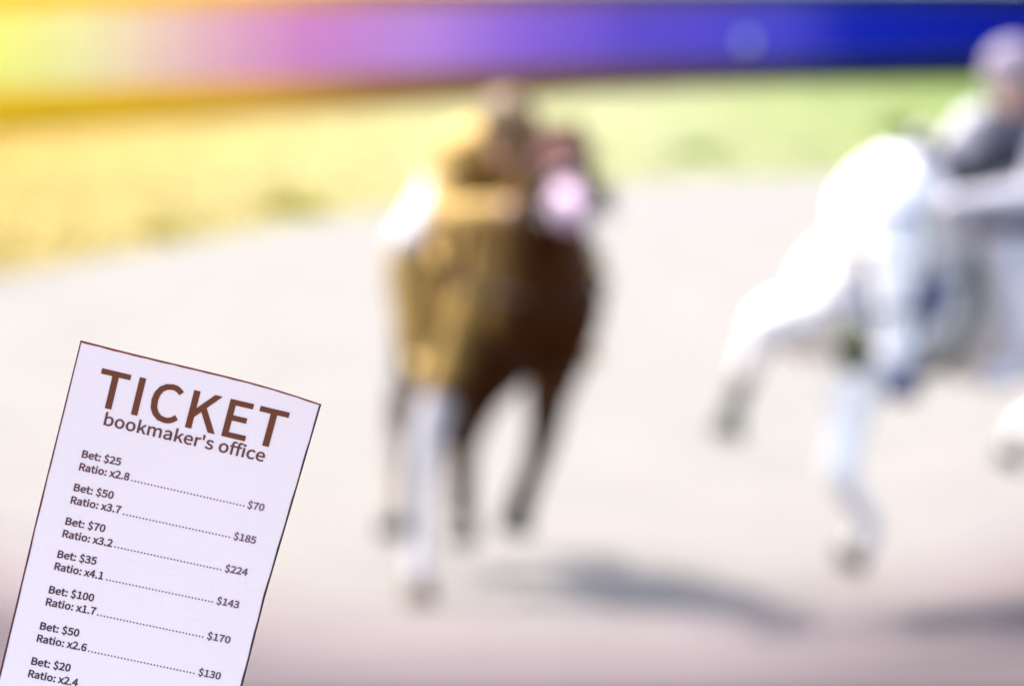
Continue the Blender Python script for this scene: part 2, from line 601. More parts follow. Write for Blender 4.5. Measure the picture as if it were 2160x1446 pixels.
def build_horse(name, label, group, P, R, f, lat, base, neck, poll, muzzle, hf, legs, coatfn, coat_mat, mane_mat, hoof_mats, tack_mat, cloth_mat, strap_mat, girth_mat, breast=True):
    root = empty(name, base)
    tag(root, label, 'horse', group)
    ch = [[(P(.06, 0, 1.12), (.19, .16, .23)), (P(.30, 0, 1.15), (.25, .2, .33)), (P(.45, 0, 1.20), (.24, .2, .335)), (P(.75, 0, 1.12), (.29, .2, .325)),
           (P(1.05, 0, 1.14), (.295, .2, .31)), (P(1.30, 0, 1.21), (.265, .2, .265)), (P(1.55, 0, 1.25), (.28, .2, .265)), (P(1.78, 0, 1.17), (.20, .13, .21))]]
    ch.append([(P(.42, 0, 1.42), (.07, .2, .12)), (P(.62, 0, 1.38), (.07, .15, .10))])                # withers
    ch.append([(P(.05, -.11, 1.05), (.11, .1, .15))]); ch.append([(P(.05, .11, 1.05), (.11, .1, .15))])   # breast muscles
    ch.append(neck)
    hc, ax, side, front, L = head_chains(poll, muzzle, R, hf)
    ch += hc
    for lg in legs: ch.append(leg_chain(lg))
    body = blob('body', ch, R, 0.016, 8, coat_mat, root)
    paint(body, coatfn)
    for k, lg in enumerate(legs):
        fet, tip = Vector(lg[-2][0]), Vector(lg[-1][0])
        d = (tip - fet).normalized()
        hoof('hoof', fet, tip + d * .045, .062, hoof_mats[k], root)
    for sg in (-1, 1):
        bm = bmesh.new()
        c = poll + ax * L * .345 + side * sg * .088 + front * .028
        bmesh.ops.create_uvsphere(bm, u_segments=16, v_segments=10, radius=.026, matrix=Matrix.Translation(c))
        bm_obj('eye', bm, eye_mat, root, True)
        bm = bmesh.new()
        c = muzzle + side * sg * .048 + front * .044 + ax * .002
        bmesh.ops.create_uvsphere(bm, u_segments=12, v_segments=8, radius=.016, matrix=Matrix.Translation(c) @ Matrix.Diagonal((.8, .8, 1.3, 1)))
        bm_obj('nostril', bm, eye_mat, root, True)
    # mane along the crest, forelock, tail
    bm = bmesh.new()
    crest = []
    for (p0, r0), (p1, r1) in zip(neck, neck[1:]):
        for k in range(9):
            t = k / 9
            p = Vector(p0).lerp(Vector(p1), t)
            r = Vector(r0).lerp(Vector(r1), t)
            axn = (Vector(p1) - Vector(p0)).normalized()
            up = Vector((0, 0, 1)) - axn * axn.z
            back = (up.normalized() if up.length > .3 else -hf)
            bk = (back * .9 - hf * .1).normalized()
            crest.append((p + bk * (r.z if abs(bk.z) > .5 else r.y) * 0.88, bk))
    for p, bk in crest:
        for _ in range(3):
            sg = random.choice((-1, -1, 1))
            hair_strip(bm, p + Vector((random.uniform(-.02, .02), random.uniform(-.02, .02), 0)), bk + lat * sg * .7 - f * .3, random.uniform(.13, .22), .016, .35, (random.uniform(-.15, .15), random.uniform(-.1, .1), 0))
    bm_obj('mane', bm, mane_mat, root, True)
    bm = bmesh.new()
    for _ in range(9):
        hair_strip(bm, poll - ax * .03 + side * random.uniform(-.03, .03) + front * .07, ax + front * .4, random.uniform(.12, .2), .012, .05, (random.uniform(-.1, .1), 0, 0))
    bm_obj('forelock', bm, mane_mat, root, True)
    bm = bmesh.new()
    dock = P(1.93, 0, 1.26)
    for _ in range(34):
        hair_strip(bm, dock + Vector((random.uniform(-.03, .03), random.uniform(-.03, .03), random.uniform(-.04, .03))), -f * 1.0 + lat * random.uniform(-.22, .22) + Vector((0, 0, .25)), random.uniform(.6, .85), .022, .16, (random.uniform(-.12, .12), 0, random.uniform(-.05, .05)))
    bm_obj('tail', bm, mane_mat, root, True)
    # bridle
    br = empty('bridle', poll - Vector(base)); br.parent = root
    def strap(nm, pts, w, par=br, mat=None):
        b2 = bmesh.new()
        add_tube(b2, pts, w, 6)
        return bm_obj(nm, b2, mat or strap_mat, par, True)
    strap('noseband', ring(poll + ax * L * .68 - front * .015, ax, side, front, .085, .105), .011)
    strap('browband', ring(poll + ax * L * .13 + front * .0, ax, side, front, .112, .125), .011)
    for sg in (-1, 1):
        strap('cheek_strap', spline([poll + side * sg * .1 + ax * L * .1, poll + ax * L * .4 + side * sg * .108 - front * .045, poll + ax * L * .68 + side * sg * .082 - front * .03, muzzle - ax * .06 + side * sg * .07 - front * .03], 5), .010)
        bm = bmesh.new()
        c = muzzle - ax * .055 + side * sg * .075 - front * .03
        add_tube(bm, ring(c, side, ax, front, .036, .036, 16), .007, 6)
        bm_obj('bit_ring', bm, steel, br, True)
    # saddle cloth, saddle, girth, stirrups
    def barrel(s, th, grow=0.0):              # a point on the barrel's surface, th from the top
        tab = [(.10, 1.12, .205, .27), (.30, 1.15, .25, .33), (.45, 1.20, .24, .335), (.75, 1.12, .29, .325), (1.05, 1.14, .295, .31), (1.3, 1.21, .265, .265)]
        for a, b in zip(tab, tab[1:]):
            if a[0] <= s <= b[0]:
                t = (s - a[0]) / (b[0] - a[0])
                z, rx, rz = (a[k] + (b[k] - a[k]) * t for k in (1, 2, 3))
        bump = max(0, .1 - abs(s - .5) * .3) * max(0, math.cos(th)) ** 6
        return P(s, math.sin(th) * (rx + grow), z + math.cos(th) * (rz + grow) + bump)
    def shell(nm, s0, s1, th, grow, mat, par, thick=.012, lift=None):
        vs, fs = [], []
        n, m = 10, 22
        for g in (grow, grow + thick):
            for i in range(n + 1):
                for k in range(m + 1):
                    s, t = s0 + (s1 - s0) * i / n, -th + 2 * th * k / m
                    v = barrel(s, t, g)
                    if lift and g > grow: v = v + Vector((0, 0, lift(i / n, t)))
                    vs.append(v)
        W = m + 1
        T = (n + 1) * W
        for i in range(n):
            for k in range(m):
                a = i * W + k
                fs += [(a, a + W, a + W + 1, a + 1), (T + a, T + a + 1, T + a + W + 1, T + a + W)]
        for i in range(n):
            for k in (0, m):
                a = i * W + k
                fs.append((a, a + W, T + a + W, T + a))
        for k in range(m):
            for i in (0, n):
                a = i * W + k
                fs.append((a, a + 1, T + a + 1, T + a))
        return mesh_obj(nm, vs, fs, mat, par, True)
    shell('saddle_cloth', .42, 1.10, 1.35, .012, cloth_mat, root)
    sd = shell('saddle', .50, 1.02, .95, .03, tack_mat, root, .02, lambda u, t: max(0, math.cos(t * 1.7)) * (.02 + .07 * (2 * u - 1) ** 2 * (1 if u > .5 else .7)))
    bm = bmesh.new()
    add_tube(bm, [barrel(.5, math.radians(a), .012) for a in range(70, 291, 10)], .022, 6)
    bm_obj('girth', bm, girth_mat, root, True)
    if breast:
        bm = bmesh.new()
        add_tube(bm, spline([P(.45, -.27, 1.2), P(.15, -.255, 1.16), P(-.08, -.13, 1.12), P(-.12, 0, 1.10), P(-.08, .13, 1.12), P(.15, .255, 1.16), P(.45, .27, 1.2)], 6), .014, 6)
        bm_obj('breastplate', bm, strap_mat, root, True)
    return root, muzzle - ax * .055, side, ax, front


def build_rider(label, group, P, R, f, lat, base, pose, mats, bit, reins_side):
    """pose: world points for hip, chest, neck, head and both limbs"""
    root = empty('person', base)
    tag(root, label, 'rider', group)
    hip, chest, neck, head = pose['hip'], pose['chest'], pose['neck'], pose['head']
    skin, cloth = [], []
    torso = [(hip, (.165, .13, .12)), (hip.lerp(chest, .45), (.145, .115, .11)), (chest, (.175, .12, .125)), (neck - (neck - chest) * .25, (.13, .08, .075))]
    nk = [(neck - (neck - chest) * .2, .06), (neck, .055), (head - Vector((0, 0, .05)), .055)]
    fw = pose['face']
    sd = fw.cross(Vector((0, 0, 1))).normalized()
    up = sd.cross(fw).normalized()
    skull = [[(head + up * .025 - fw * .02, (.077, .095, .10))], [(head + up * .0 + fw * .02, (.07, .07, .10)), (head - up * .085 + fw * .045, (.045, .045, .04))],
             [(head + fw * .085 + up * .015, .014), (head + fw * .108 - up * .02, .018)],                     # nose
             [(head + fw * .09 - up * .062 - sd * .02, .012), (head + fw * .09 - up * .062 + sd * .02, .012)]]  # lips
    for sg in (-1, 1): skull.append([(head + sd * sg * .078 - up * .01 - fw * .01, (.014, .025, .032))])
    skin += [torso, nk] + skull
    sleeves = []
    jacket = [torso, [(neck - (neck - chest) * .12, .066), (neck - (neck - chest) * .3, .09)]]
    breeches = [[(hip - (chest - hip) * .0, (.165, .13, .12)), (hip.lerp(chest, .2), (.155, .12, .115))]]
    boots = []
    hands = []
    for sg, A in ((-1, pose['armL']), (1, pose['armR'])):
        sh, el, ha = A
        arm = [(sh, .068), (sh.lerp(el, .5), .052), (el, .045), (el.lerp(ha, .35), .043), (ha, .028)]
        skin.append(arm)
        slv = [(p, r + .004) for p, r in arm[:4]] + [(el.lerp(ha, .85), .036)]
        if mats['sleeve']: sleeves.append(slv)
        else: jacket.append(slv)
        hands.append((sg, el, ha))
    for A in (pose['legL'], pose['legR']):
        h, k, a, toe = A
        leg = [(h, .098), (h.lerp(k, .5), .082), (k, .06), (k.lerp(a, .35), .056), (a, .038)]
        foot = [(a + Vector((0, 0, -.045)), .036), (a.lerp(toe, .5) + Vector((0, 0, -.03)), .036), (toe, .03)]
        skin += [leg, foot]
        breeches.append(leg[:3] + [(k.lerp(a, .22), .058)])
        boots.append(([(k.lerp(a, .12), mats['calf']), (k.lerp(a, .45), mats['calf']), (a, .052), (a + Vector((0, 0, -.045)), .044)], [(a + Vector((0, 0, -.05)), .042), (toe, .036)]))
    # hands: palm, four fingers wrapped round the rein, thumb on top
    for sg, el, ha in hands:
        d = (ha - el).normalized()
        inw = (lat * -sg)
        inw = (inw - d * inw.dot(d)).normalized()
        upv = inw.cross(d).normalized()
        if upv.z < 0: upv = -upv
        palm = [(ha, .028), (ha + d * .05 + upv * .0, (.03, .03, .036)), (ha + d * .085, (.026, .03, .036))]
        skin.append(palm)
        glove = [palm[1:]]
        for q, ln in enumerate((.9, 1.0, .95, .78)):
            o = upv * (.033 - q * .022)
            k0 = ha + d * .09 + o
            k1 = k0 + (d * .022 + inw * .03) * ln
            k2 = k1 + (-d * .012 + inw * .028) * ln
            k3 = k2 + (-d * .028 - inw * .008) * ln
            skin.append([(k0, .0105), (k1, .010), (k2, .0095), (k3, .0085)])
            glove.append(skin[-1])
        t0 = ha + d * .035 + upv * .03 + inw * .012
        skin.append([(t0, .013), (t0 + d * .032 + upv * .014 + inw * .012, .0115), (t0 + d * .058 + upv * .010 + inw * .03, .010)])
        glove.append(skin[-1])
        blob('glove', glove, R, 0.006, 2, mats['glove'], root, .0025)
    I3 = R
    body = blob('body', skin, I3, 0.0075, 4, mats['skin'], root)
    for sg in (-1, 1):
        bm = bmesh.new()
        bmesh.ops.create_uvsphere(bm, u_segments=12, v_segments=8, radius=.0125, matrix=Matrix.Translation(head + sd * sg * .032 + fw * .083 + up * .018))
        bm_obj('eye', bm, eye_mat, root, True)
    blob('jacket', jacket, I3, 0.011, 4, mats['jacket'], root, .012)
    for sl in sleeves: blob('sleeve', [sl], I3, 0.010, 4, mats['sleeve'], root, .018)
    blob('breeches', breeches, I3, 0.011, 4, mats['breeches'], root, .008)
    for b in boots: blob('boot', list(b), I3, 0.010, 3, mats['boot'], root, .004)
    # helmet: shell, brim, chin strap
    hr = Matrix((sd, fw, up)).transposed()
    bm = bmesh.new()
    bmesh.ops.create_uvsphere(bm, u_segments=28, v_segments=18, radius=1.0)
    bmesh.ops.delete(bm, geom=[v for v in bm.verts if v.co.z < -0.12], context='VERTS')
    bmesh.ops.solidify(bm, geom=bm.faces[:], thickness=0.08)
    bmesh.ops.transform(bm, matrix=Matrix.Translation(head + up * .05 - fw * .005) @ hr.to_4x4() @ Matrix.Diagonal((.105, .125, .098, 1)), verts=bm.verts)
    hel = bm_obj('helmet', bm, mats['helmet'], root, True)
    vs, fs = [], []
    for z in (0, .008):
        for k in range(13):
            a = math.radians(-65 + 130 * k / 12)
            for rr, rf in ((.1, .118), (.105, .175)):
                vs.append(head + up * (.043 + z - (.012 if rf > .15 else 0)) + sd * math.sin(a) * rr + fw * math.cos(a) * rf)
    for k in range(12):
        a = 2 * k
        fs += [(a, a + 1, a + 3, a + 2), (26 + a, 26 + a + 2, 26 + a + 3, 26 + a + 1), (a + 1, 26 + a + 1, 26 + a + 3, a + 3), (a, a + 2, 26 + a + 2, 26 + a)]
    mesh_obj('peak', vs, fs, mats['helmet'], hel, True)
    bm = bmesh.new()
    add_tube(bm, spline([head + sd * .085 + up * .03, head + sd * .072 - up * .06 + fw * .02, head - up * .125 + fw * .045, head - sd * .072 - up * .06 + fw * .02, head - sd * .085 + up * .03], 6), .007, 6)
    bm_obj('chin_strap', bm, black_leather, hel, True)
    return root


def build_reins(parent, bit, side, hands, mat):
    for sg, ha in hands:
        bm = bmesh.new()
        p0 = bit + side * sg * .085
        mid = p0.lerp(ha, .5) + Vector((0, 0, -.05)) + side * sg * .06
        add_tube(bm, spline([p0, mid, ha], 8), .009, 6)
        bm_obj('rein', bm, mat, parent, True)


def near(p, q, r0, r1):                        # 1 inside r0, 0 outside r1
    d = (p - q).length
    return max(0, min(1, (r1 - d) / (r1 - r0)))


def mixc(a, b, t): return tuple(x + (y - x) * t for x, y in zip(a, b))


# ---- bay horse
P, R, f, lat = make_frame(0.12, 25.78, math.radians(10))
poll, muz = P(-.44, -.03, 1.66), P(-.86, -.07, 1.455)
hf = (f * 1.0 + lat * .05).normalized()
neck = [(P(.34, 0, 1.26), (.19, .2, .27)), (P(.02, .0, 1.42), (.145, .17, .21)), (P(-.24, -.02, 1.57), (.115, .13, .155)), (P(-.42, -.03, 1.64), (.095, .1, .115))]
RF = [(P(.30, -.17, 1.08), .13), (P(.33, -.26, .88), .105), (P(.27, -.365, .68), .070), (P(.23, -.41, .50), .050), (P(.22, -.415, .44), .042), (P(.21, -.425, .24), .034), (P(.20, -.43, .17), .044), (P(.15, -.435, .05), .042)]
LF = [(P(.30, .15, 1.08), .13), (P(.24, .09, .88), .11), (P(.06, .02, .76), .085), (P(-.10, -.02, .66), .066), (P(-.07, -.025, .60), .058), (P(.13, -.03, .45), .046), (P(.19, -.045, .40), .054), (P(.235, -.06, .31), .05)]
RH = [(P(1.50, -.16, 1.18), .19), (P(1.40, -.20, .95), .14), (P(1.58, -.22, .75), .085), (P(1.76, -.25, .58), .065), (P(1.74, -.26, .50), .05), (P(1.62, -.29, .32), .040), (P(1.58, -.30, .27), .049), (P(1.52, -.31, .20), .043)]
LH = [(P(1.45, .14, 1.15), .19), (P(1.20, .12, .90), .14), (P(1.22, -.04, .70), .10), (P(1.25, -.09, .55), .075), (P(1.22, -.10, .49), .062), (P(1.08, -.12, .34), .052), (P(1.04, -.13, .29), .054), (P(.99, -.135, .215), .048)]
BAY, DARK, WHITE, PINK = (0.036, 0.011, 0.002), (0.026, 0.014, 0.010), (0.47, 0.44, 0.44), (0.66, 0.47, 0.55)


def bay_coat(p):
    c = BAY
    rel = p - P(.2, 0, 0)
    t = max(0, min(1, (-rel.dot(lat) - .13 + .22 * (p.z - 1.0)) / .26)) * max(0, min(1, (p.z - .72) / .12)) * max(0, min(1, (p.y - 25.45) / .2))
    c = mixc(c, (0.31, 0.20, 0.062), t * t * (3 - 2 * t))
    for q in RH[2:]: c = mixc(c, (0.24, 0.20, 0.17), near(p, q[0], .08, .16))
    for lg in (LF, LH):
        for q in lg[3:]: c = mixc(c, (0.014, 0.009, 0.005), near(p, q[0], .05, .13))
    for a, b in zip(RF[2:], RF[3:]):
        for t in (0, .25, .5, .75): c = mixc(c, WHITE, near(p, Vector(a[0]).lerp(Vector(b[0]), t), .07, .11))
    c = mixc(c, (0.11, 0.05, 0.045), near(p, poll.lerp(muz, .2), .10, .20))
    c = mixc(c, (0.60, 0.42, 0.52), near(p, muz, .09, .17))
    bl = poll.lerp(muz, .6) + Vector((0, -.07, .06))
    c = mixc(c, (0.30, 0.2, 0.22), near(p, bl, .04, .08))
    return c


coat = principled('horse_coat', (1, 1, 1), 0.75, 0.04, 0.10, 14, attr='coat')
bay_mane = principled('bay_mane', (0.12, 0.065, 0.03), 0.5, 0.3, 0.3, 40)
cloth_tan = principled('tan_saddle_cloth', (0.40, 0.26, 0.085), 0.9, 0.1, 0.1, 60)
base = (P(.6, 0, 0).x, P(.6, 0, 0).y, 0)
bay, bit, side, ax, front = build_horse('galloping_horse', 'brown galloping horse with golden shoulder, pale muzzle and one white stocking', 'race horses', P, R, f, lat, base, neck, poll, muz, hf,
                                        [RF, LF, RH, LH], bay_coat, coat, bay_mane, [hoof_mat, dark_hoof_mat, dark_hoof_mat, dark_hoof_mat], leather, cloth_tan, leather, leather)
tan_jacket = principled('tan_jacket', (0.40, 0.265, 0.085), 0.85, 0.15, 0.12, 25, 0.2, 60)
tan_boot = principled('tan_boot', (0.44, 0.295, 0.09), 0.5, 0.3, 0.12, 25)
white_cloth = principled('white_breeches', (0.46, 0.43, 0.44), 0.85, 0.15, 0.04, 25, 0.15, 60)
tan_cap = principled('tan_helmet', (0.12, 0.07, 0.025), 0.5, 0.3, 0.08, 25)
pose = dict(hip=P(.92, -.06, 1.63), chest=P(.44, -.13, 1.63), neck=P(.25, -.13, 1.68), head=P(.12, -.12, 1.715), face=(f * .8 + Vector((0, 0, -.62))).normalized(),
            armL=(P(.38, -.29, 1.61), P(.24, -.33, 1.40), P(-.04, -.14, 1.44)), armR=(P(.38, .05, 1.61), P(.22, .20, 1.45), P(-.02, .20, 1.48)),
            legL=(P(.90, -.14, 1.58), P(.46, -.43, 1.30), P(.60, -.355, .90), P(.42, -.39, .84)), legR=(P(.92, .06, 1.58), P(.70, .27, 1.28), P(.94, .29, .94), P(.80, .315, .86)))
build_rider('rider in tan jacket, tan boots and white breeches crouching on the brown horse', 'riders', P, R, f, lat, (P(.75, 0, 0).x, P(.75, 0, 0).y, 1.45), pose,
            dict(skin=skin_mat, jacket=tan_jacket, breeches=white_cloth, boot=tan_boot, helmet=tan_cap, calf=.082, sleeve=None, glove=leather), bit, side)
s_ = 1 if side.dot(lat) > 0 else -1
build_reins(bay, bit, side, [(-s_, pose['armL'][2] + f * .09), (s_, pose['armR'][2] + f * .09)], leather)

# ---- white horse
P, R, f, lat = make_frame(1.12, 25.45, math.radians(-44))
W = lambda x, y, z: Vector((x, y, z))
poll, muz = W(1.33, 24.95, 1.50), W(1.335, 24.80, .92)
hf = W(.03, -1, 0).normalized()
neck = [(P(.34, .02, 1.27), (.20, .2, .27)), (W(1.33, 25.35, 1.42), (.21, .20, .22)), (W(1.33, 25.12, 1.50), (.195, .16, .16)), (W(1.33, 24.98, 1.50), (.13, .11, .12))]
RFw = [(P(.28, -.16, 1.10), .15), (P(.12, -.20, 1.02), .13), (W(.96, 25.12, 1.07), .10), (W(.89, 24.98, 1.06), .07), (W(.87, 25.0, 1.0), .06), (W(.80, 25.12, .83), .046), (W(.78, 25.16, .78), .052), (W(.765, 25.17, .70), .046)]
LFw = [(P(.28, .17, 1.08), .14), (W(1.22, 25.30, .88), .115), (W(1.18, 25.18, .70), .08), (W(1.15, 25.08, .55), .06), (W(1.17, 25.10, .49), .052), (W(1.26, 25.24, .36), .04), (W(1.26, 25.26, .32), .05), (W(1.215, 25.3, .24), .044)]
RHw = [(P(1.50, .15, 1.15), .19), (P(1.38, .18, .92), .14), (P(1.62, .19, .70), .085), (P(1.80, .19, .54), .065), (P(1.79, .19, .46), .05), (P(1.72, .19, .24), .04), (P(1.71, .19, .18), .05), (P(1.66, .19, .055), .043)]
LHw = [(P(1.48, -.14, 1.15), .19), (P(1.30, -.18, .95), .14), (P(1.52, -.20, .82), .085), (P(1.72, -.22, .74), .065), (P(1.72, -.23, .68), .05), (W(1.98, 27.26, .58), .04), (W(1.95, 27.28, .54), .05), (W(1.92, 27.3, .46), .043)]
GREY = (0.82, 0.78, 0.73)


def white_coat(p):
    c = GREY
    c = mixc(c, (0.42, 0.42, 0.5), near(p, muz, .05, .11) * .7)
    for q in RFw[-3:]: c = mixc(c, (0.13, 0.125, 0.06), near(p, q[0], .06, .12) * .8)
    for lg in (RFw, LFw, RHw, LHw):
        c = mixc(c, (0.5, 0.48, 0.46), near(p, lg[-2][0], .05, .11) * .5)
    return c


white_mane = principled('white_mane', (0.74, 0.73, 0.77), 0.5, 0.3, 0.1, 40)
pale_cloth = principled('pale_saddle_cloth', (0.55, 0.53, 0.57), 0.9, 0.1, 0.1, 60)
green_cloth = principled('green_saddle_cloth', (0.10, 0.16, 0.13), 0.9, 0.1, 0.1, 60)
olive_hoof = principled('olive_hoof', (0.13, 0.125, 0.06), 0.5, 0.4, 0.25, 30)
blue_strap = principled('slate_blue_strap', (0.045, 0.055, 0.12), 0.6, 0.3, 0.1, 30)
base = (P(.8, 0, 0).x, P(.8, 0, 0).y, 0)
grey, bit, side, ax, front = build_horse('galloping_horse', 'white galloping horse with tucked head and blue bridle at the right', 'race horses', P, R, f, lat, base, neck, poll, muz, hf,
                                         [RFw, LFw, RHw, LHw], white_coat, coat, white_mane, [olive_hoof, hoof_mat, dark_hoof_mat, dark_hoof_mat], black_leather, pale_cloth, blue_strap, green_cloth)
# blinkers cups and a rubber bit guard that read as the dark spots beside the face
for nm, c, r, m in (('eye_cover', poll + (muz - poll) * .60 + W(.135, .0, 0), (.05, .06, .085), blue_strap), ('bit_guard', muz + W(-.15, .0, .07), (.065, .055, .10), principled('olive_rubber', (0.07, 0.075, 0.03), .6, .3)),
                    ('chin_cup', muz + W(.02, -.02, -.07), (.07, .055, .05), blue_strap)):
    bm = bmesh.new()
    bmesh.ops.create_uvsphere(bm, u_segments=18, v_segments=12, radius=1.0, matrix=Matrix.Translation(c) @ Matrix.Diagonal((*r, 1)))
    bm_obj(nm, bm, m, grey, True)
slate = principled('slate_jacket', (0.075, 0.08, 0.11), 0.85, 0.15, 0.12, 25, 0.2, 60)
pale = principled('pale_grey_jacket', (0.40, 0.375, 0.40), 0.85, 0.15, 0.06, 25, 0.2, 60)
lilac = principled('lilac_grey_helmet', (0.19, 0.155, 0.20), 0.6, 0.2, 0.05, 25)
pale_boot = principled('pale_grey_boot', (0.62, 0.57, 0.58), 0.5, 0.3, 0.12, 25)
pose = dict(hip=P(.96, .06, 1.62), chest=P(.79, .26, 1.73), neck=P(.71, .30, 1.83), head=P(.66, .31, 1.90), face=(f * .7 + W(0, -.6, -.2)).normalized(),
            armL=(P(.72, .09, 1.73), P(.54, .0, 1.51), P(.30, .05, 1.46)), armR=(P(.76, .44, 1.71), P(.58, .48, 1.48), P(.32, .26, 1.45)),
            legL=(P(.92, -.10, 1.57), P(.50, -.31, 1.34), P(.64, -.33, .90), P(.46, -.355, .84)), legR=(P(.94, .14, 1.57), P(.52, .35, 1.40), P(.64, .34, .90), P(.46, .365, .84)))
build_rider('rider in pale grey jacket and lilac helmet on the white horse', 'riders', P, R, f, lat, (P(.75, 0, 0).x, P(.75, 0, 0).y, 1.45), pose,
            dict(skin=skin_mat, jacket=slate, breeches=slate, boot=pale_boot, helmet=lilac, calf=.066, sleeve=pale, glove=black_leather), bit, side)
s_ = 1 if side.dot(lat) > 0 else -1
build_reins(grey, bit, side, [(-s_, pose['armL'][2] + f * .09), (s_, pose['armR'][2] + f * .09)], blue_strap)

# glyph outlines of the printed lettering: advance, points, faces
BOLD = {'T':(0.2097,[(5,224),(5,262),(204,262),(204,224),(127,224),(127,-5),(83,-5),(83,224)],[(0,2,1),(0,3,2),(7,3,0),(6,4,7),(4,3,7),(6,5,4)]),
'I':(0.1026,[(73,262),(73,-5),(30,-5),(30,262)],[(2,0,3),(2,1,0)]),
'C':(0.2234,[(24,186),(49,230),(87,257),(134,267),(157,264),(178,257),(195,246),(212,230),(188,201),(173,214),(161,221),(149,226),(135,227),(104,221),(80,202),(65,171),(59,129),(64,87),(80,56),(103,36),(134,29),(149,31),(164,36),(177,45),(193,61),(218,32),(198,12),(179,0),(157,-8),(132,-10),(85,-1),(48,27),(23,70),(15,128)],[(2,4,3),(2,5,4),(1,5,2),(1,6,5),(1,7,6),(1,12,7),(12,11,7),(11,10,7),(10,9,7),(9,8,7),(0,13,1),(13,12,1),(0,14,13),(0,15,14),(33,15,0),(33,16,15),(33,17,16),(32,17,33),(32,18,17),(31,18,32),(23,25,24),(31,19,18),(22,25,23),(21,25,22),(31,20,19),(21,26,25),(20,26,21),(31,26,20),(30,26,31),(30,27,26),(30,28,27),(29,28,30)]),
'K':(0.2262,[(73,262),(73,133),(66,133),(173,262),(224,262),(139,159),(234,-5),(186,-5),(111,124),(73,79),(73,-5),(30,-5),(30,262)],[(11,0,12),(11,2,0),(2,1,0),(2,4,3),(2,5,4),(2,8,5),(8,6,5),(11,9,2),(9,8,2),(7,6,8),(11,10,9)]),
'E':(0.2062,[(189,262),(189,224),(73,224),(73,154),(170,154),(170,116),(73,116),(73,33),(192,33),(192,-5),(30,-5),(30,262)],[(10,2,11),(2,0,11),(2,1,0),(10,3,2),(10,6,3),(6,4,3),(6,5,4),(10,7,6),(10,8,7),(10,9,8)])}
